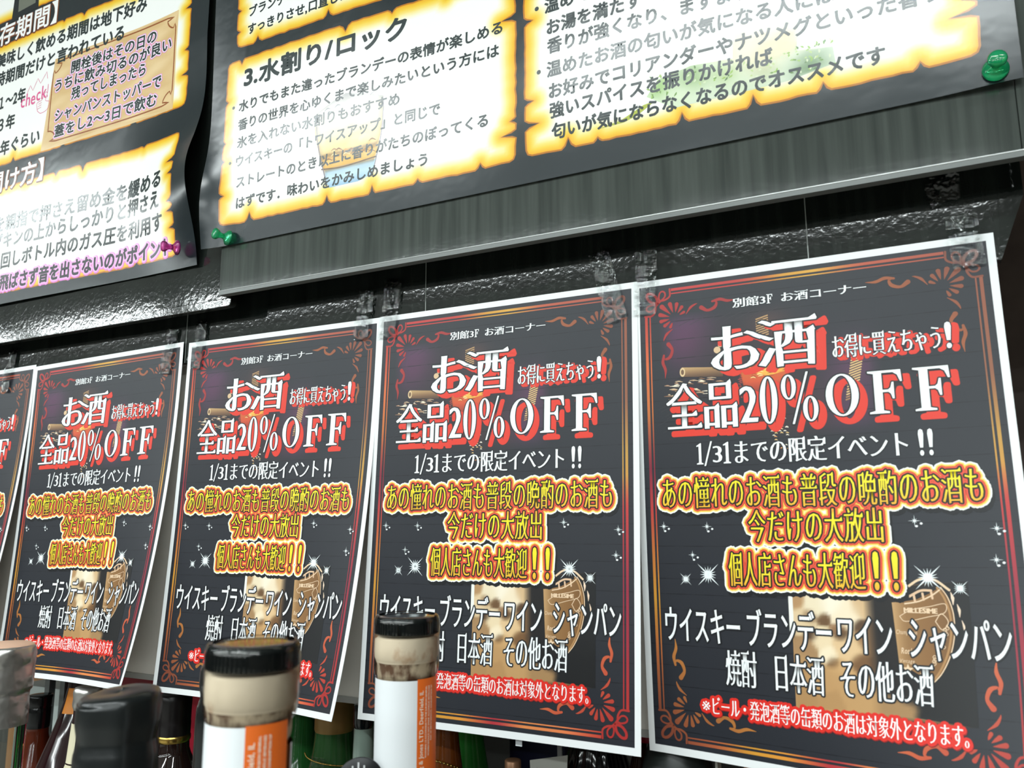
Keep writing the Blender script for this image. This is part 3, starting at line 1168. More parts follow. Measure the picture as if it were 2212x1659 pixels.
def sheet_b(um, vm):
    x = np.asarray(um) / 1000.0
    z = -np.asarray(vm) / 1000.0
    l = np.clip((-0.335 - x) / 0.04, 0, 1)
    y = -0.0318 - 0.010 * l ** 2 * np.exp(-((z - 1.735) / .045) ** 2) - .006 * l * np.clip((z - 1.78) / .2, 0, 1) - 0.0012 * np.sin(x * 21 + 1) * np.clip((z - 1.69) / .1, 0, 1)
    y = y - .003 * np.exp(-((x - .227) / .03) ** 2) * np.clip(1 - (z - 1.69) / .12, 0, 1)
    return np.stack([x, y, z], -1)


def sheet_a(um, vm):
    x = np.asarray(um) / 1000.0
    z = -np.asarray(vm) / 1000.0
    e = np.clip((x + .50) / .114, 0, 1.05) ** 1.7
    y = -0.0236 - .0215 * e * np.exp(-((z - 1.765) / .052) ** 2) - .006 * e * np.clip((z - 1.80) / .1, 0, 1) - .0010 * (1 + np.sin(x * 17))
    return np.stack([x, y, z], -1)


posterB = sheet('guide_poster', sheet_b, np.concatenate([np.linspace(-372, -330, 29), np.linspace(-324, 228, 93)]), np.concatenate([np.linspace(-2533, -1920, 40), np.linspace(-1917, -1692, 91)]), [M_POSTERBLACK], lambda u, v: 0, (-.072, -.032, 1.692))
tag(posterB, 'large glossy brandy guide poster with golden parchments, held by two green pins', 'poster', 'large guide posters')
posterA = sheet('guide_poster', sheet_a, np.concatenate([np.linspace(-980, -700, 29), np.linspace(-696, -386, 125)]), np.concatenate([np.linspace(-2524, -2030, 34), np.linspace(-2026, -1683, 138)]), [M_POSTERBLACK], lambda u, v: 0, (-.683, -.024, 1.683))
tag(posterA, 'large champagne guide poster at upper left, its right edge curling by a pink pin', 'poster', 'large guide posters')

# poster B: parchments
k = Ink()
u0, u1 = -355, -73.5
parchment(k, torn(u0, u1, -1861, -1710,
                  left=[(frac(-1738, -1715, -1866), 3.5, 3), (frac(-1772, -1715, -1866), 2.0, 3), (frac(-1790, -1715, -1866), 1.5, 3), (frac(-1831, -1715, -1866), 2.0, 3)],
                  right=[(frac(-1829, -1866, -1715), 11, 3.5), (frac(-1743, -1866, -1715), 4, 2.5), (frac(-1732, -1866, -1715), 11, 3.0)],
                  top=[(.04, 4.0, 3), (frac(-226.9, u0, u1), 6, 6), (.62, 3, 4), (.8, 4, 3)],
                  bottom=[(frac(-325.6, u1, u0), 7, 5), (frac(-241, u1, u0), 6, 4), (frac(-195.9, u1, u0), 6, 3), (frac(-152.9, u1, u0), 3, 4), (frac(-97.8, u1, u0), 4, 4)]))
parchment(k, torn(-346, -73.5, -1985, -1873, left=[(.1, 3, 3), (.3, 3, 3)], right=[(.7, 9, 3), (.4, 5, 3)], top=[(.3, 4, 4)],
                  bottom=[(frac(-326, -73.5, -346), 5, 5), (frac(-245.8, -73.5, -346), 6, 5), (.22, 5, 4), (.4, 3, 4)]))
parchment(k, torn(-66, 210.5, -1985, -1711,
                  left=[(frac(-1813, -1711, -1985), 6, 3.5), (frac(-1748.5, -1711, -1985), 6, 3), (frac(-1730, -1711, -1985), 10, 4), (.7, 6, 3)],
                  right=[(frac(-1742.6, -1985, -1711), 6, 3), (frac(-1733.1, -1985, -1711), 13, 3.2), (.5, 6, 3)], top=[(.3, 4, 4)],
                  bottom=[(frac(-37.6, 210.5, -66), 7, 5), (frac(-15.5, 210.5, -66), 2.5, 3), (frac(43.8, 210.5, -66), 6, 4), (frac(89.7, 210.5, -66), 7, 4), (frac(131.5, 210.5, -66), 5, 4), (frac(184.8, 210.5, -66), 4, 4)]))
k.build('parchment_print', normals_of(sheet_b), M_INKG, posterB, 4e-5, 3.5)

# poster B: printed glass of whisky and herbs
k = Ink()
gw = [(-254, -1788), (-236, -1796), (-224, -1800), (-206, -1795), (-188, -1789), (-187, -1779), (-190, -1757), (-194, -1737), (-196.5, -1726), (-210, -1722.5), (-238, -1722.5), (-242.5, -1730), (-249, -1752), (-254, -1772)]


def whisky(u, v):
    c = ramp(-v, [(1722, (150, 190, 220)), (1730, (196, 224, 240)), (1737, (176, 204, 220)), (1737.6, (120, 92, 50)), (1739.5, (230, 170, 50)), (1746, (236, 184, 84)),
                  (1750, (150, 110, 50)), (1753, (240, 206, 134)), (1768, (244, 224, 170)), (1782, (246, 236, 206)), (1790, (206, 200, 196)), (1800, (176, 174, 174))])
    e = np.clip(np.minimum(u + 254 - np.clip((-1770 - v) * -.22, 0, 12), -188 - u) / 6, 0, 1)[:, None]
    return c * (.72 + .28 * e)


k.area(gw, 2.6, whisky, 2.2)
k.ribbon([(-253, -1786), (-251, -1765), (-246, -1744), (-240, -1724)], [.8], 3, (120, 110, 130))
k.ribbon([(-187.6, -1786), (-188.6, -1762), (-193, -1740), (-197, -1724)], [.8], 3, (150, 140, 150))
k.ribbon([(-246, -1739.4), (-225, -1737.6), (-194, -1739.6)], [1.2], 3.1, (110, 84, 52))
for i in range(16):
    R = random.Random(i)
    u = -246 + R.uniform(0, 50)
    v = -1749 + R.uniform(-5, 5)
    k.ribbon([(u - 3, v), (u, v - 1.5), (u + 4, v + .6)], [.3, 1.4, .3], 3.2, R.choice([(130, 84, 26), (210, 150, 40), (250, 226, 160), (160, 110, 40)]), 3)
for i in range(14):
    R = random.Random(50 + i)
    u = -244 + R.uniform(0, 50)
    v = -1790 + R.uniform(-5, 4)
    k.ribbon([(u - 3, v + 1), (u, v - 1), (u + 3, v)], [.3, 1.2, .3], 3.2, R.choice([(150, 150, 152), (210, 212, 214), (236, 238, 240)]), 3)


k.build('whisky_picture', normals_of(sheet_b), M_INKG, posterB, 4e-5, 3.5)
k = Ink()


def herb(u, v):
    c = np.tile(np.array((222, 232, 214), float), (len(u), 1))
    for cu, cv, r, q in ((30, -1739, 8, (150, 190, 110)), (52, -1740, 10, (150, 180, 120)), (74, -1737, 9, (176, 200, 140)), (96, -1733, 9, (186, 200, 160)), (122, -1729, 10, (120, 150, 110)),
                         (44, -1726, 9, (214, 228, 196)), (80, -1724, 10, (206, 220, 190)), (96, -1750, 12, (236, 214, 176)), (84, -1756, 10, (238, 222, 190)), (110, -1750, 8, (232, 208, 168))):
        g = np.exp(-((u - cu) ** 2 + (v - cv) ** 2) / (2 * (r * .8) ** 2))[:, None]
        c = c * (1 - g) + np.array(q) * g
    return c


k.area([(22, -1734), (30, -1744), (52, -1748), (78, -1746), (79, -1768), (118, -1764), (116, -1741), (136, -1738), (137, -1727), (110, -1722.5), (80, -1722), (40, -1722)], 2.6, herb, 2.4)
for i in range(120):
    R = random.Random(i + 300)
    u = R.choice([R.uniform(24, 76), R.uniform(108, 136), R.uniform(70, 110)])
    v = -1734 + R.uniform(-11, 6) + (u - 70) * .05
    a = R.uniform(0, 3.1)
    L = R.uniform(1.2, 3.2)
    d = (L * math.cos(a), -L * abs(math.sin(a)))
    k.ribbon([(u, v), (u + d[0] * .5 + .3, v + d[1] * .5), (u + d[0], v + d[1])], [.3, 1.3, .2], 3 + .002 * i,
             R.choice([(110, 150, 70), (150, 186, 90), (96, 130, 76), (186, 206, 140), (214, 226, 190)]), 3)
k.area([(-13, -1719.5), (4, -1722), (20, -1729), (28, -1730), (16, -1723), (6, -1720)], 2.8, (176, 186, 70), 3)
k.build('herb_picture', normals_of(sheet_b), M_INKG, posterB, 4e-5, 3.5)


# poster B: lettering (start x, end x, baseline z)
def line(k, s, a, b, z, h=10.2, layers=None, jit=.25, narrow=.98):
    k.text(s, a, b, -(z + h * .93), -z + h * .04, layers or pop(), glyph, narrow, jit)


k = Ink()
line(k, '3.水割り/ロック', -336.5, -165, 1834.5, 19.5, pop(.8), .5)
line(k, '・水りでもまた違ったブランデーの表情が楽しめる', -352, -82.5, 1812.5)
line(k, '香りの世界を心ゆくまで楽しみたいという方には', -340, -86.5, 1795.2)
line(k, '氷を入れない水割りもおすすめ', -340, -172, 1778.6)
line(k, '・ウイスキーの「トワイスアップ」と同じで', -352, -136, 1761.6)
line(k, 'ストレートのとき以上に香りがたちのぼってくる', -339, -94.5, 1742.6)
line(k, 'はずです．味わいをかみしめましょう', -338.5, -145, 1723.6)
line(k, 'ブランデーの香りを楽しみながら', -335, -170, 1901.0)
line(k, 'すっきりさせ,口直しにもなります', -335, -168, 1884.0)
h = 11.6
line(k, '・温めても楽しめるのがブランデーです', -62, 150, 1817.0, h, pop(.42))
line(k, 'お湯を満たす・グラスを温めておくと', -49.5, 152, 1800.0, h, pop(.42))
line(k, '香りが強くなり、ますます美味しくなる', -48.5, 162, 1785.0, h, pop(.42))
line(k, '・温めたお酒の匂いが気になる人には', -61, 139.5, 1767.4, h, pop(.42))
line(k, 'お好みでコリアンダーやナツメグといった香りの', -48.5, 207, 1751.0, h, pop(.42))
line(k, '強いスパイスを振りかければ', -47.5, 102, 1736.4, h, pop(.42))
line(k, '匂いが気にならなくなるのでオススメです', -46, 164, 1720.4, h, pop(.42))
k.build('guide_lettering', normals_of(sheet_b), M_INKG, posterB, 4e-5, 3.5)

# poster A
k = Ink()
parchment(k, torn(-960, -412, -1984, -1839, right=[(.3, 7, 3), (.62, 5, 3), (.8, 8, 3)], left=[(.5, 4, 4)],
                  top=[(frac(-602, -960, -412), 2, 3), (frac(-570, -960, -412), 4, 5), (.85, 4, 4), (.93, 4, 3)],
                  bottom=[(frac(-481.3, -412, -960), 6, 5), (frac(-585.8, -412, -960), 4, 4), (frac(-667, -412, -960), 4, 4)]))
parchment(k, torn(-960, -412, -1812, -1695, right=[(.22, 12, 3.5), (.34, 7, 3), (.58, 8, 4), (.66, 9, 3), (.80, 7, 3)], left=[(.5, 4, 4)],
                  top=[(frac(-462, -960, -412), 1.5, 4), (frac(-551, -960, -412), 7, 5), (frac(-592, -960, -412), 4, 4), (frac(-640, -960, -412), 3, 4)],
                  bottom=[(frac(-461.6, -412, -960), 3, 4), (frac(-568, -412, -960), 3, 4)]))
parchment(k, torn(-960, -520, -2110, -2014, right=[(.4, 6, 3)], bottom=[(frac(-612, -520, -960), 4, 3), (.6, 4, 4)], left=[(.5, 4, 4)], top=[(.5, 4, 4)]))
k.build('parchment_print', normals_of(sheet_a), M_INKG, posterA, 4e-5, 3.5)

k = Ink()
k.poly([(-694, -2060), (-653, -2060), (-650, -2013), (-697, -2009)], 3, (22, 30, 34))
k.poly([(-688, -2060), (-658, -2060), (-656, -2020), (-686, -2018)], 3.2, (112, 116, 104))
# tan note card with cut corners
card = []
for (cx, cy, a0) in ((-614, -1846, 270), (-444, -1846, 180), (-436, -1940, 90), (-604, -1936, 0)):
    pass
x0, x1, z0, z1 = -613.0, -433.0, 1847.0, 1937.0
R0 = 13.0
arc = lambda cx, cz, a, b: [(cx + R0 * math.cos(math.radians(t)), -(cz + R0 * math.sin(math.radians(t)))) for t in np.linspace(a, b, 7)]
inn = arc(x0, z0, 90, 0) + arc(x1, z0, 180, 90) + arc(x1, z1, 270, 180) + arc(x0, z1, 360, 270)
tanf = lambda u, v: ramp(.5 + .25 * np.sin(u * .13 + np.sin(v * .21) * 2) + .25 * np.sin(v * .17 + u * .05), [(0, (214, 178, 122)), (1, (236, 208, 160))])
k.area([(-622, -1840), (-430, -1840), (-430, -1941), (-612, -1941)], 2.6, tanf, 5)
k.ribbon(inn + inn[:1], [1.5], 3, (150, 84, 40), 2)
k.build('note_card_print', normals_of(sheet_a), M_INKG, posterA, 4e-5, 3.5)

k = Ink()
WT = [(1.6, 4, (120, 66, 36), .6, .8), (.5, 5, (250, 250, 250), 0, 0)]
line(k, '【保存期間】', -778, -597, 1986.5, 26, WT, .3)
line(k, '【開け方】', -735, -597, 1809.5, 24, WT, .3)
h = 16.5
P = pop(.62)
line(k, '美味しく飲める期間は地下好み', -716, -478, 1958.5, h, P)
line(k, '時期間だけと言われている', -714, -507, 1936.0, h, P)
line(k, '１〜2年', -706, -657, 1906.5, h, P)
line(k, '３年', -704, -671, 1880.0, h, P)
line(k, '５年ぐらい', -710, -625, 1851.5, h, P)
h = 13.5
PK = [(2.0, 4, (232, 140, 216), 0, 0), (1.25, 4.6, (252, 248, 252), 0, 0), (.45, 5.4, DARK, 0, 0)]
line(k, '開栓後はその日の', -586, -459.5, 1918.5, h, PK)
line(k, 'うちに飲み切るのが良い', -611, -436.5, 1903.5, h, PK)
line(k, '残ってしまったら', -581, -471.5, 1888.0, h, PK)
line(k, 'シャンパンストッパーで', -605, -448.5, 1869.0, h, PK)
line(k, '蓋をし2〜3日で飲む', -603, -453, 1851.5, h, PK)
h = 17.0
line(k, 'を親指で押さえ留め金を緩める', -688, -429, 1763.5, h, P)
line(k, 'プキンの上からしっかりと押さえ', -688, -432, 1744.5, h, P)
line(k, '回しボトル内のガス圧を利用す', -671, -428, 1722.5, h, pop(.55, 4, (30, 40, 42)))
PK = [(3.0, 4, (228, 132, 210), .6, .6), (2.3, 4.6, (244, 180, 232), 0, 0), (.65, 5.4, (28, 36, 40), 0, 0)]
line(k, '飛ばさず音を出さないのがポイント', -669, -417, 1698.5, 16.5, PK)
pk = [(.25, 4, (226, 96, 150), 0, 0)]
k.text('check!', -664, -616, -1917, -1898, pk, lambda c: glyph(c), 1.0, 1.5)
k.ribbon([(-655, -1912), (-650, -1921), (-645, -1914), (-638, -1926), (-633, -1919), (-624, -1930), (-622, -1922)], [.6], 4, (226, 96, 150), 1)
k.ribbon([(-634, -1888), (-636, -1897), (-628, -1899), (-624, -1906), (-620, -1905), (-622, -1897), (-615, -1894), (-618, -1886), (-628, -1884), (-634, -1888)], [.6], 4, (226, 96, 150), 3)
for i in range(3):
    k.ribbon([(-634 + i * .4, -1890 - i * 2.6), (-628, -1891 - i * 2.6)], [.5], 4, (226, 96, 150), 1)
k.build('guide_lettering', normals_of(sheet_a), M_INKG, posterA, 4e-5, 3.5)


# ------------------------------------------------------------------ push pins
def plastic(name, rgb):
    m = bpy.data.materials.new(name)
    m.use_nodes = True
    n, l = m.node_tree.nodes, m.node_tree.links
    n.remove(n['Principled BSDF'])
    a, b, c, d = n.new('ShaderNodeBsdfTransparent'), n.new('ShaderNodeBsdfTranslucent'), n.new('ShaderNodeBsdfDiffuse'), n.new('ShaderNodeBsdfGlossy')
    for q in (b, c):
        q.inputs[0].default_value = l4(rgb)
    a.inputs[0].default_value = l4([255 - (255 - v) * .42 for v in rgb])
    d.inputs['Roughness'].default_value = 0.07
    m1, m2, m3, f = n.new('ShaderNodeMixShader'), n.new('ShaderNodeMixShader'), n.new('ShaderNodeMixShader'), n.new('ShaderNodeFresnel')
    f.inputs[0].default_value = 1.5
    m1.inputs[0].default_value = 0.35
    m2.inputs[0].default_value = 0.55
    l.new(b.outputs[0], m1.inputs[1]); l.new(c.outputs[0], m1.inputs[2])
    l.new(m1.outputs[0], m2.inputs[1]); l.new(a.outputs[0], m2.inputs[2])
    l.new(f.outputs[0], m3.inputs[0]); l.new(m2.outputs[0], m3.inputs[1]); l.new(d.outputs[0], m3.inputs[2])
    l.new(m3.outputs[0], n['Material Output'].inputs[0])
    return m


def pin(rgb, x, z, y, label, lean=(0, 0)):
    m = plastic('translucent_plastic_%d' % rgb[0], rgb)
    ax = Vector((lean[0], -1, lean[1])).normalized()
    t = thing('push_pin', label, 'push pin', (x, y, z), 'plastic push pins')
    lathe('flange', [(0, 0), (.0062, 0), (.0066, .0006), (.0064, .0013), (.0048, .0024), (.0032, .0036), (.0023, .0050), (0, .0050)], (x, y, z), m, t, 40, axis=ax)
    c = Vector((x, y, z)) + ax * .0050
    lathe('grip', [(0, 0), (.0023, 0), (.0023, .0024), (.0028, .0040), (.0041, .0054), (.0047, .0066), (.0047, .0078), (.0042, .0086), (.0030, .0091), (0, .0092)], tuple(c), m, t, 40, axis=ax)


pin((40, 250, 170), .2157, 1.6995, -.0346, 'green push pin at the lower right corner of the brandy poster')
pin((42, 250, 172), -.3415, 1.6975, -.0340, 'green push pin at the lower left corner of the brandy poster', (-.25, .05))
pin((255, 90, 205), -.4015, 1.6985, -.0340, 'pink push pin at the lower right corner of the champagne poster', (-.35, -.12))


# ------------------------------------------------------------------ clear tape
def tape(label, top, bot, w, sheetS=None, x0=0.0, seed=0, fold=0.0):
    """strip from top (x,z) on the board down over the paper's corner to bot (x,z)"""
    R = np.random.default_rng(seed)
    nu, nv = 12, 34
    t, b = np.array(top), np.array(bot)
    d = (b - t) / np.linalg.norm(b - t)
    s = np.array((-d[1], d[0]))
    ph = R.uniform(0, 6, 8)
    V = []
    for j in range(nv + 1):
        for i in range(nu + 1):
            f = j / nv
            a = i / nu - .5
            p = t + (b - t) * f + s * a * w
            edge = .0004 * math.sin(i * 2.1 + ph[0]) if j in (0, nv) else 0
            p = p + d * edge
            y = -.0012
            if sheetS is not None:
                um, vm = (p[0] - x0) * 1000, (1.6195 - p[1]) * 1000
                if vm > -6:
                    ys = sheetS(np.array([np.clip(um, 0, 210)]), np.array([max(vm, 0)]))[0][1]
                    kk = min(1, (vm + 6) / 6)
                    y = (1 - kk) * y + kk * (ys - .0011)
            wr = .00045 * math.sin(f * 23 + a * 9 + ph[1]) * math.sin(a * 14 + ph[2] + f * 7) + .0003 * math.sin(f * 51 + ph[3] + a * 21)
            y -= .0005 + abs(wr) * (1.2 if (f * 5 + ph[4]) % 2 < 1.2 else .4) + fold * f * f * .006
            V.append((p[0], y, p[1]))
    n = nu + 1
    F = np.array([(j * n + i, (j + 1) * n + i, (j + 1) * n + i + 1, j * n + i + 1) for j in range(nv) for i in range(nu)])
    o = mk('clear_tape', V, F, M_TAPE, None, tuple(V[0]), smooth=True)
    return tag(o, label, 'tape', 'clear tape strips holding the posters')


T = [((-.7075, 1.6405), (-.7120, 1.5985), .0140, 0, 'clear tape on the top right corner of the poster cut off at left'),
     ((-.6730, 1.6420), (-.6790, 1.5960), .0140, 1, 'clear tape on the top left corner of the poster behind the foil-wrapped bottle'),
     ((-.4385, 1.6370), (-.4440, 1.5950), .0145, 1, 'clear tape on the top right corner of the poster behind the foil-wrapped bottle'),
     ((-.4020, 1.6410), (-.4055, 1.5965), .0130, 2, 'clear tape on the top left corner of the third poster from the right'),
     ((-.2216, 1.6440), (-.2255, 1.6035), .0150, 2, 'clear tape on the top right corner of the third poster from the right'),
     ((-.1960, 1.6500), (-.2005, 1.6020), .0160, 3, 'clear tape on the top left corner of the second poster from the right'),
     ((-.0255, 1.6450), (-.0115, 1.5940), .0150, 3, 'slanting clear tape on the top right corner of the second poster from the right'),
     ((.0090, 1.6410), (.0075, 1.5960), .0150, 4, 'clear tape on the top left corner of the largest poster'),
     ((.1945, 1.6330), (.1965, 1.6010), .0165, 4, 'clear tape on the top right corner of the largest poster')]
for i, (a, b, w, pi_, lab) in enumerate(T):
    tape(lab, a, b, w, PMAPS[pi_], SIGNS[pi_][1][0], i + 1)
# loose tape end
V = []
for j in range(9):
    for i in range(9):
        a, f = i / 8, j / 8
        x = .1765 + .0190 * a + .004 * f - .004 * a * f
        z = 1.6560 + .004 * a - (.0165 + .001 * math.sin(a * 9)) * f
        y = -.0015 - .006 * (1 - f) * (.4 + .6 * a) - .0012 * math.sin(a * 7 + f * 3) ** 2
        V.append((x, y, z))
F = np.array([(j * 9 + i, (j + 1) * 9 + i, (j + 1) * 9 + i + 1, j * 9 + i + 1) for j in range(8) for i in range(8)])
tag(mk('clear_tape', V, F, M_TAPE, None, V[0], smooth=True), 'loose torn end of clear tape sticking up on the dark board above the largest poster', 'tape')
tag(box('paper_tape', -.0852, -.0806, -.0142, -.0139, 1.3185, 1.3400, mat('white_tape', (214, 220, 224), 0.6)), 'short white paper tape hanging below the second poster from the right', 'tape')

# ------------------------------------------------------------------ shelf and bottles
SH = 1.10
tag(box('shelf_board', -1.3, .6, -.34, .40, SH - .03, SH, mat('shelf_board', (120, 116, 108), 0.5), None, .002), 'shelf the bottles stand on below the posters', 'shelf')
tag(box('partition_panel', -1.3, .6, .402, .42, SH - .03, 1.62, mat('shelf_back', (84, 84, 80), 0.6)), 'grey back panel of the bottle shelf behind the bottles', 'panel')


def cyl_label(name, c, r, z0, z1, a0, a1, m, parent):
    return lathe(name, [(r, z0), (r, z1)], c, m, parent, 32, a0, a1)


def cyl_map(c, r, a_mid):
    """u mm along the girth (0 at a_mid), v mm measured down from z = c.z"""
    def f(u, v):
        a = a_mid + np.asarray(u) / 1000.0 / r
        N = np.stack([np.cos(a), np.sin(a), np.zeros_like(a)], -1)
        P = np.stack([c[0] + r * np.cos(a), c[1] + r * np.sin(a), c[2] - np.asarray(v) / 1000.0], -1)
        return P, N
    return f


def view_angle(x, y):
    return math.atan2(cam.location[1] - y, cam.location[0] - x)


def bourbon(x, y, top, label, turn, drop):
    """clear neck, black ribbed cap, cork inside, white and orange strip label"""
    t = thing('whiskey_bottle', label, 'bottle', (x, y, SH), 'white-labelled whiskey bottles')
    c = (x, y, 0.0)
    va = view_angle(x, y)
    body = [(0, SH), (.040, SH), (.043, SH + .006), (.043, SH + .150), (.040, SH + .175), (.030, SH + .190), (.0172, top - .122), (.0154, top - .112), (.0154, top - .036)]
    lathe('glass_body', body, c, mat('bourbon_glass', (96, 52, 20), 0.06), t, rnd=2)
    lathe('neck_glass', [(.0159, top - drop + .0002), (.0166, top - drop + .0020), (.0172, top - drop + .0050), (.0175, top - .008), (.0174, top - .0020), (.0164, top + .0002), (.0150, top + .0005)], c, M_SHRINK, t, rnd=1)

    lathe('cap', [(0, top - .0002), (.0146, top - .0002), (.0160, top - .0010), (.0169, top - .0030), (.0169, top - .0088), (.0160, top - .0096), (0, top - .0096)], c, M_BLACKPLASTIC, t, rnd=1)
    n = 60
    V, F = [], []
    for i in range(n):
        a = 2 * math.pi * i / n
        V0, F0 = box_vf(.01685, .01715, -.00032, .00032, top - .0086, top - .0028)
        ca, sa = math.cos(a), math.sin(a)
        F += [tuple(q + len(V) for q in f) for f in F0]
        V += [(x + p[0] * ca - p[1] * sa, y + p[0] * sa + p[1] * ca, p[2]) for p in V0]
    mk('cap_ribs', V, F, M_BLACKPLASTIC, t, (x, y, top))
    lathe('cork', [(0, top - .0097), (.0166, top - .0097), (.0168, top - .0205), (.0160, top - .0222), (.0158, top - .0230)], c, M_CORK, t, rnd=1)
    lathe('stained_cork_end', [(.0158, top - .0228), (.0151, top - .0250), (.0150, top - .033), (.0135, top - .036), (0, top - .037)], c, M_CORKEND, t, rnd=1)
    r = .0160
    z1, z0 = top - drop, top - .110
    a_b = va + turn
    cyl_label('white_strip', c, r, z0, z1, a_b - 1.9, a_b, M_LABELW, t)
    cyl_label('orange_strip', c, r, z0, z1 + .0006, a_b, a_b + 1.05, mat('orange_label', (240, 112, 36), 0.4), t)
    # vertical lettering on the orange strip
    k = Ink()
    W = [(.05, 2, (252, 236, 214), 0, 0)]

    def vtext(s, u, v_top, hgt):
        adv = lambda ch: (.28 if ch == ' ' else glyph(ch)['V'][:, 0].max() + .06) * hgt
        v = v_top + sum(adv(ch) for ch in s)
        for ch in s:
            if ch != ' ':
                k.glyph(glyph(ch), (lambda V, v=v: np.column_stack([u - V[:, 1] * hgt, v - V[:, 0] * hgt])), W)
            v -= adv(ch)
    vtext('Fielding & Jones LTD., Deerfield, IL', 3.4, 5.0, 3.1)
    for i, s in enumerate(('WARNING: (1) ACCORDING TO THE SURGEON GENERAL', 'WOMEN SHOULD NOT DRINK ALCOHOLIC BEVERAGES', 'RISK OF BIRTH DEFECTS. CONSUMPTION OF')):
        vtext(s, 5.6 + i * 1.9, 3.0, 1.3)
    k.build('label_lettering', cyl_map((x, y, z1), r + .0002, a_b), M_INK, t)
    return t


bourbon(-.0686, -.2700, 1.4172, 'whiskey bottle with white and orange label, the nearest and larger of the two', -.10, .0272)
tD = bourbon(-.0888, -.1365, 1.4125, 'whiskey bottle with white and orange label, the farther one, right of its twin', .37, .0310)

# black wax-dipped bottle
x, y, top = -.1587, -.2543, 1.3895


def dribble(V):
    V = V.copy()
    a = np.arctan2(V[:, 1] - y, V[:, 0] - x)
    d = .0006 * np.sin(a * 3 + 1) + .0004 * np.sin(a * 7)
    f = 1 + (d / .017) * np.clip((V[:, 2] - 1.33) / .03, 0, 1)
    V[:, 0] = x + (V[:, 0] - x) * f
    V[:, 1] = y + (V[:, 1] - y) * f
    V[:, 2] += np.where(V[:, 2] > top - .004, .0012 * np.sin(a + .6), 0)
    return V


t = thing('wax_bottle', 'black wax-dipped bottle neck in the lower left foreground', 'bottle', (x, y, SH))
lathe('wax_cap', [(0, top), (.0120, top), (.0158, top - .0012), (.0170, top - .0045), (.0172, top - .0120), (.0164, top - .0165), (.0158, top - .0195), (.0163, top - .0225), (.0171, top - .0260),
                  (.0172, top - .060), (.019, top - .075)], (x, y, 0), M_WAX, t, 64, rnd=2, shape=dribble)
lathe('glass_body', [(.0188, top - .074), (.026, top - .095), (.038, top - .13), (.040, top - .16), (.040, SH + .004), (.037, SH), (0, SH)], (x, y, 0), M_DARKGLASS, t, rnd=2)

# foil bottle
x, y, top = -.3850, -.1640, 1.3835
t = thing('foil_bottle', 'clear bottle with crumpled silver foil over its neck at the left edge', 'bottle', (x, y, SH))


def crumple(V):
    V = V.copy()
    a = np.arctan2(V[:, 1] - y, V[:, 0] - x)
    z = V[:, 2]
    w = np.clip((z - (top - .016)) / .004, .35, 1)
    tri = lambda q: np.abs((q / np.pi) % 2 - 1) * 2 - 1
    d = w * (.0005 * tri(a * 4 + z * 260) * tri(z * 310 + a * 2) + .0004 * tri(a * 7 - z * 380)) + .00045 * tri(a * 2 + z * 150)
    r = np.hypot(V[:, 0] - x, V[:, 1] - y)
    f = 1 + np.where(r > .004, d / np.maximum(r, .004), 0)
    V[:, 0] = x + (V[:, 0] - x) * f
    V[:, 1] = y + (V[:, 1] - y) * f
    return V


lathe('foil_capsule', [(.0150, top - .0002), (.0182, top - .0010), (.0186, top - .006), (.0180, top - .0125), (.0180, top - .0150), (.0184, top - .019), (.0181, top - .0285),
                       (.0172, top - .0295), (.0169, top - .0305), (.0172, top - .0360), (.0168, top - .0500)], (x, y, 0), M_FOIL, t, 96, rnd=1, shape=crumple)
lathe('cap_top', [(0, top + .0006), (.0150, top + .0006), (.0172, top - .0006)], (x, y, 0), mat('cream_pink_top', (226, 186, 160), 0.6), t)
lathe('glass_body', [(.0164, top - .048), (.0160, top - .075), (.0165, top - .10), (.024, top - .13), (.036, top - .16), (.038, top - .19), (.038, SH + .003), (.035, SH), (0, SH)],
      (x, y, 0), M_GLASS, t, rnd=2)
lathe('spirit', [(0, top - .090), (.0140, top - .091), (.0150, top - .105), (.022, top - .131), (.034, top - .160), (.036, top - .19), (.036, SH + .004), (0, SH + .004)], (x, y, 0),
      mat('amber_spirit', (120, 62, 20), 0.1), t, rnd=1)

# dark necked bottle between the near ones
x, y, top = -.1955, -.1585, 1.3840
t = thing('dark_bottle', 'slim black bottle neck just left of the nearest white-labelled bottle', 'bottle', (x, y, SH))
lathe('capsule', [(0, top), (.0110, top), (.0128, top - .002), (.0130, top - .012), (.0118, top - .0165), (.0126, top - .020), (.0140, top - .024), (.0142, top - .060), (.016, top - .085)],
      (x, y, 0), M_BLACKPLASTIC, t, rnd=2)
lathe('glass_body', [(.0159, top - .084), (.030, top - .13), (.037, top - .16), (.037, SH + .003), (.034, SH), (0, SH)], (x, y, 0), M_DARKGLASS, t, rnd=2)


# bottles standing on the shelf behind the posters
def back_bottle(name, label, x, y, parts, base_prof, base_mat, cat='bottle'):
    t = thing(name, label, cat, (x, y, SH))
    lathe('glass_body', base_prof + [(base_prof[-1][0], SH + .004), (base_prof[-1][0] * .92, SH), (0, SH)], (x, y, 0), base_mat, t, rnd=1)
    for nm, pr, m in parts:
        lathe(nm, pr, (x, y, 0), m, t, rnd=1)
    return t


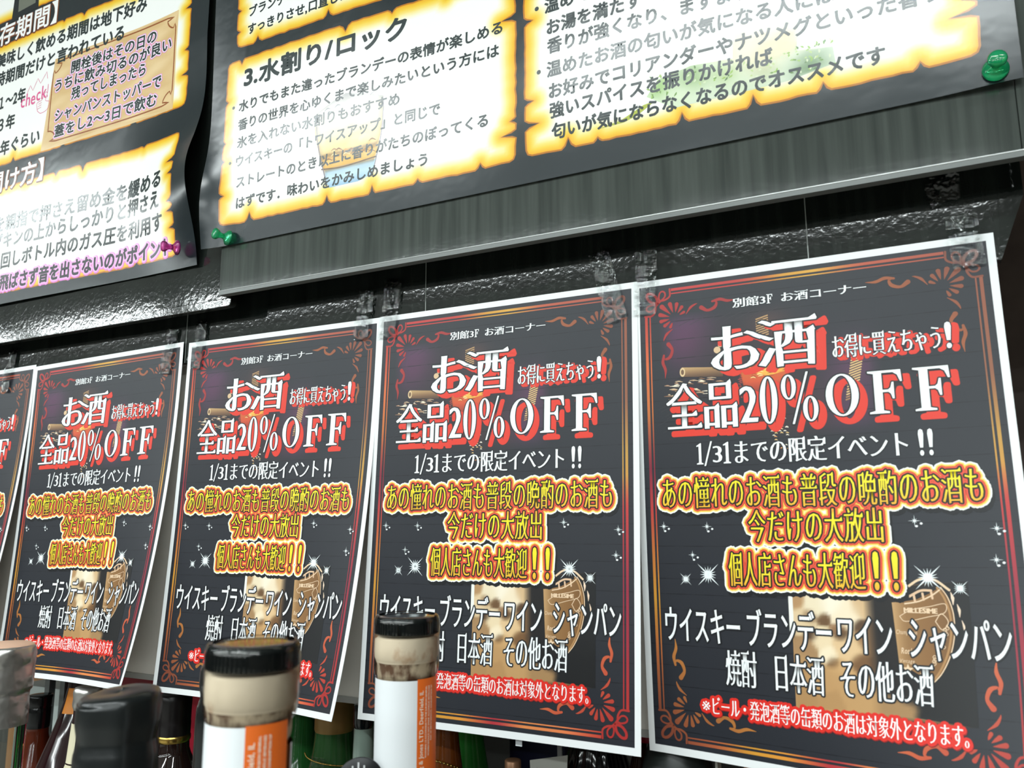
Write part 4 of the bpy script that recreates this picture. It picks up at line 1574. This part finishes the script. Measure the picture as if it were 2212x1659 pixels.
back_bottle('screw_cap_bottle', 'bottle with a black screw cap beside the silver foil bottle', -.7720, .130,
            [('screw_cap', [(0, 1.2660), (.0124, 1.2658), (.0132, 1.2645), (.0132, 1.2535), (.0127, 1.2525), (.0132, 1.2515), (.0131, 1.2310), (.0127, 1.2300)], M_BLACKPLASTIC)],
            [(.0122, 1.2300), (.0122, 1.222), (.024, 1.18), (.030, 1.15)], mat('red_brown_glass', (96, 40, 22), 0.08))
t = back_bottle('brandy_bottle', 'dark brown bottle with long sloping shoulders and an orange neck label', -.6060, .060,
                [('neck_ring', [(.0120, 1.312), (.0135, 1.311), (.0135, 1.306), (.0120, 1.305)], M_DARKGLASS)],
                [(0, 1.330), (.0120, 1.330), (.0130, 1.303), (.0160, 1.288), (.0235, 1.262), (.033, 1.236), (.0430, 1.208), (.048, 1.18)], M_BROWNGLASS)
va = view_angle(-.606, .06)
lathe('neck_label', [(.0142, 1.3010), (.0166, 1.2882), (.0194, 1.2780)], (-.606, .06, 0), mat('orange_neck_label', (244, 146, 24), 0.4), t, 24, va - 1.05, va + .1)
t = back_bottle('foil_topped_bottle', 'dark bottle with wrinkled bright foil top and cream label, behind the black wax neck', -.5050, -.010,
                [('foil_top', [(0, 1.3215), (.0100, 1.3210), (.0118, 1.3170), (.0112, 1.3110), (.0118, 1.3060), (.0104, 1.3020)], M_FOIL)],
                [(.0102, 1.3020), (.0106, 1.29), (.0125, 1.260), (.024, 1.21), (.026, 1.18)], M_BROWNGLASS)
va = view_angle(-.505, -.01)
lathe('cream_label', [(.0110, 1.2915), (.0132, 1.2590), (.0150, 1.2540)], (-.505, -.010, 0), mat('cream_label', (216, 208, 178), 0.5), t, 20, va - 1.45, va - .6)

tag(box('red_carton', -.640, -.500, .120, .180, SH, 1.3030, mat('red_card', (206, 26, 58), 0.45), None, .001), 'red carton standing behind the black wax bottle', 'carton')
back_bottle('gold_banded_bottle', 'bottle with black cap and twisted gold band in front of the red carton', -.4420, .030,
            [('cap', [(0, 1.313), (.0126, 1.313), (.0140, 1.311), (.0136, 1.290), (.0139, 1.2885), (.0137, 1.2788)], mat('black_cap', (20, 16, 18), 0.3)),
             ('gold_band', [(.0136, 1.2790), (.0143, 1.2778), (.0143, 1.2745), (.0136, 1.2733)], M_GOLD)],
            [(.0134, 1.2733), (.0136, 1.266), (.021, 1.250), (.032, 1.222), (.034, 1.20)], mat('smoky_glass', (30, 18, 16), 0.03, spec=0.8))

back_bottle('green_bottle', 'tall green bottle behind the nearest white-labelled bottle', -.3930, .140, [],
            [(0, 1.340), (.012, 1.340), (.0120, 1.300), (.0125, 1.275), (.0150, 1.245), (.030, 1.20), (.032, 1.18)], M_GREENGLASS)
t = back_bottle('sparkling_wine_bottle', 'dark green sparkling wine bottle with brown-gold neck foil and thin chain', -.2978, .070,
                [('neck_foil', [(0, 1.335), (.0145, 1.335), (.0160, 1.330), (.0166, 1.2900), (.0160, 1.2880)], mat('brown_gold_foil', (150, 118, 66), 0.45, metal=0.2))],
                [(.0158, 1.2882), (.0164, 1.280), (.0180, 1.268), (.0215, 1.252), (.034, 1.20), (.037, 1.17)], mat('deep_green_glass', (44, 84, 44), 0.12))
back_bottle('smoked_bottle', 'grey-green translucent bottle neck between the two middle posters', -.2160, .000,
            [('stopper', [(0, 1.330), (.0068, 1.330), (.0074, 1.3285), (.0074, 1.3150), (.0066, 1.3135)], M_BLACKPLASTIC)],
            [(.0068, 1.3135), (.0072, 1.300), (.0076, 1.280), (.013, 1.240), (.018, 1.20)], mat('smoked_glass', (120, 136, 126), 0.1))
t = back_bottle('amber_bottle', 'amber bottle right of the farther white-labelled bottle, ball chain round its neck', -.1770, .050,
                [], [(0, 1.335), (.0095, 1.335), (.0098, 1.310), (.0112, 1.295), (.0150, 1.268), (.024, 1.22), (.027, 1.19)], M_AMBERGLASS)
back_bottle('bright_green_bottle', 'bright green bottle with sloping shoulder right of the amber bottle', -.2080, .135,
            [], [(0, 1.335), (.0125, 1.335), (.0140, 1.300), (.0155, 1.282), (.0200, 1.255), (.030, 1.20), (.032, 1.18)], mat('bright_green_glass', (60, 160, 66), 0.12))


def chain(label, pts, r, n, link=True):
    P = catmull(pts, 24)
    d = np.concatenate([[0], np.cumsum(np.linalg.norm(np.diff(P, axis=0), axis=1))])
    Q = np.stack([np.interp(np.linspace(0, d[-1], n), d, P[:, i]) for i in range(3)], 1)
    V, F = [], []
    for q in Q:
        v, f = lathe_vf([(.00001, -r), (r * .7, -r * .7), (r, 0), (r * .7, r * .7), (.00001, r)], q, 10)
        F += [tuple(i + len(V) for i in ff) for ff in f]
        V += list(map(tuple, v))
    a, b = P[:-1], P[1:]
    for p, q in zip(a[::3], list(a[3::3]) + [P[-1]]):      # the wire the beads are threaded on
        w = r * .35
        n0 = len(V)
        for e in (p, q):
            V += [tuple(e + np.array(o)) for o in ((0, -w, -w), (0, w, -w), (0, w, w), (0, -w, w))]
        F += [(n0 + i, n0 + (i + 1) % 4, n0 + 4 + (i + 1) % 4, n0 + 4 + i) for i in range(4)]
    return tag(mk('ball_chain', V, F, M_GOLD, None, tuple(Q[0]), smooth=True), label, 'chain', 'gold bead chains')


va = view_angle(-.177, .05)
chain('gold ball chain hanging round the amber bottle neck', [(-.177 + .0150 * math.cos(va + a), .05 + .0150 * math.sin(va + a), 1.2865 - .0045 * max(a + .5, 0) ** 1.5) for a in np.linspace(-1.3, 1.5, 9)], .0010, 17)
va = view_angle(-.2978, .07)
chain('fine gold chain slung across the sparkling wine bottle', [(-.2978 + .0235 * math.cos(va + a), .07 + .0235 * math.sin(va + a), 1.2705 - .0035 * (a + 1.2)) for a in np.linspace(-1.5, 1.2, 9)], .0007, 56)
x, y = -.2978, .07
va = view_angle(x, y)
V, F = lathe_vf([(.0236, 1.2500), (.0222, 1.2620), (.0215, 1.2680), (.0224, 1.2720)], (x, y, 0), 14, va - 1.0, va - .35)
tag(mk('clear_tape', V, F, M_TAPE, None, (x, y - .02, 1.25), smooth=True), 'bit of clear tape curling off the sparkling wine bottle', 'tape')

# round black neck tag on the farther white-labelled bottle
cx, cy, cz = -.0995, -.1600, 1.3340
t = thing('neck_tag', 'round black neck tag with white lettering at the farther whiskey bottle', 'tag', (cx, cy, cz))
vd = Vector((cam.location[0] - cx, cam.location[1] - cy, 0)).normalized()
lathe('tag_disc', [(0, .0008), (.0115, .0008), (.0118, .0004), (.0118, 0), (0, 0)], (cx, cy, cz), mat('black_card', (22, 24, 28), 0.4), t, 40, axis=vd)
k = Ink()
rt = Vector((-vd[1], vd[0], 0))
k.text('山', -5.0, 3.0, -9.5, -2.5, [(.1, 1, (236, 238, 240), 0, 0)], glyph)


def tagmap(u, v):
    u, v = np.asarray(u), np.asarray(v)
    P = np.array((cx, cy, cz)) + np.outer(u / 1000, np.array(rt)) + np.outer(-v / 1000, (0, 0, 1)) + np.array(vd) * .0009
    return P, np.tile(np.array(vd), (len(u), 1))


k.build('tag_lettering', tagmap, M_INK, t)

tag(box('navy_carton', -.1900, -.1350, .185, .240, SH, 1.3250, mat('navy_card', (20, 22, 62), 0.5), None, .001), 'near-black navy carton right of the bright green bottle', 'carton')
back_bottle('copper_capped_bottle', 'small bottle with a copper cap in front of the navy carton', -.1092, .030,
            [('copper_cap', [(0, 1.2968), (.0052, 1.2966), (.0059, 1.2955), (.0059, 1.250)], mat('copper', (176, 132, 100), 0.35, metal=0.5))],
            [(.0056, 1.250), (.007, 1.24), (.015, 1.21), (.017, 1.19)], M_DARKGLASS)

t = thing('price_card', 'small grey card with a handwritten number below the second poster from the right', 'card', (-.082, .030, 1.268))
P = [(-.0945, 1.2640), (-.0700, 1.2640), (-.0676, 1.3040), (-.0961, 1.2975)]
extrude_poly('card', P, .030, .0306, mat('grey_card', (186, 186, 178), 0.5), t)
k = Ink()
line(k, '1481', -92.5, -76.5, 1285.2, 10.5, [(.14, 1, (20, 20, 22), 0, 0)], .4)
k.build('handwriting', normals_of(lambda u, v: np.stack([np.asarray(u) / 1000, np.full(np.shape(u), .0299), -np.asarray(v) / 1000], -1)), M_INK, t)
box('card_stem', -.0755, -.0722, .0307, .0325, 1.262, 1.345, M_STEEL, t)


def facet(V):
    V = V.copy()
    a = np.arctan2(V[:, 1] - .055, V[:, 0] + .0560)
    f = 1 + .06 * np.abs(np.sin(a * 6))
    V[:, 0] = -.0560 + (V[:, 0] + .0560) * f
    V[:, 1] = .055 + (V[:, 1] - .055) * f
    return V


t = thing('faceted_bottle', 'near-black faceted bottle shoulder with sharp glints beside the price card', 'bottle', (-.0560, .055, SH))
lathe('glass_body', [(0, 1.350), (.010, 1.350), (.012, 1.325), (.0175, 1.308), (.0225, 1.290), (.026, 1.25), (.027, SH + .004), (.024, SH), (0, SH)], (-.0560, .055, 0), M_DARKGLASS, t, 72, rnd=1, shape=facet)
tag(box('grey_carton', -.100, -.020, .185, .240, SH, 1.3000, mat('grey_carton_card', (150, 152, 146), 0.6), None, .001), 'grey carton seen in the gap under the two right posters', 'carton')
back_bottle('red_capped_bottle', 'dark bottle with red lower capsule in the gap between the two right posters', -.0405, .125,
            [('capsule', [(0, 1.352), (.0105, 1.352), (.0118, 1.350), (.0118, 1.308), (.0118, 1.3065)], mat('maroon_capsule', (70, 20, 30), 0.25)),
             ('red_ring', [(.0118, 1.3068), (.0122, 1.3062), (.0124, 1.2970), (.0118, 1.2955)], mat('red_ring', (210, 26, 66), 0.3))],
            [(.0116, 1.2955), (.0118, 1.286), (.016, 1.27), (.022, 1.23)], mat('brown_bottle_glass', (60, 34, 24), 0.1))
t = thing('round_black_bottle', 'big round-shouldered matt black bottle under the largest poster', 'bottle', (.0115, .020, SH))
lathe('glass_body', [(0, 1.345), (.008, 1.345), (.009, 1.335), (.0145, 1.328), (.0195, 1.318), (.0228, 1.305), (.0245, 1.285), (.0245, SH + .004), (.023, SH), (0, SH)], (.0115, .020, 0),
      mat('matt_black_glass', (26, 33, 31), 0.38), t, rnd=2)
tag(box('upright_card', .0378, .0392, .008, .018, SH, 1.3400, mat('grey_card'), None), 'thin pale card edge right of the round black bottle', 'card')
tag(box('wooden_stopper', .0502, .0572, .030, .037, SH, 1.3400, add_tone(mat('orange_wood', (186, 110, 60), 0.5), (160, 92, 48), (216, 142, 86), 150, (.2, .2, 1)), None, .0005),
    'small orange wooden block under the largest poster', 'block')
tag(box('black_carton', .0400, .1500, .085, .130, SH, 1.3500, mat('black_carton_card', (22, 20, 21), 0.5), None, .001), 'black carton behind the orange wooden block', 'carton')

# metal grille and pale boxes seen under the posters at far left
tag(box('white_carton', -.930, -.760, .205, .255, SH, 1.2520, mat('pale_teal_card', (216, 230, 228), 0.5), None, .001), 'pale teal carton behind the metal bars at far left', 'carton')
tag(box('tan_carton', -1.050, -.800, .275, .335, SH, 1.3000, mat('tan_card', (190, 140, 94), 0.6), None, .001), 'tan carton behind the pale teal carton', 'carton')
for i, (bx, lab) in enumerate(((-.7820, 'grey metal bar at far left, beside the dark brown bottle'), (-.8100, 'grey metal bar at far left, over the black screw cap'))):
    tag(box('metal_bar', bx, bx + .0085, .160, .168, SH, 1.3300, mat('grey_metal', (122, 128, 128), 0.4, metal=0.5), None), lab, 'bar', 'grille bars')

# dim shelving beyond the right end of the board
tag(box('brown_shelf_panel', .20, .60, .30, .32, SH, 1.90, add_tone(mat('brown_panel', (120, 104, 98), 0.6), (96, 82, 78), (136, 120, 112), 12), None), 'dark brown shelf panel past the right end of the board', 'panel')
V, F = box_vf(-.26, .26, -.008, .008, -.016, .016)
ca, sa = math.cos(1.02), math.sin(1.02)
V = [(.325 + p[0] * ca - p[2] * sa, .285 + p[1], 1.60 + p[0] * sa + p[2] * ca) for p in V]
tag(mk('slanted_bracket', V, F, mat('black_bracket', (12, 13, 14), 0.5), None, (.325, .285, 1.60)), 'black slanted bracket past the right edge of the largest poster', 'bracket')
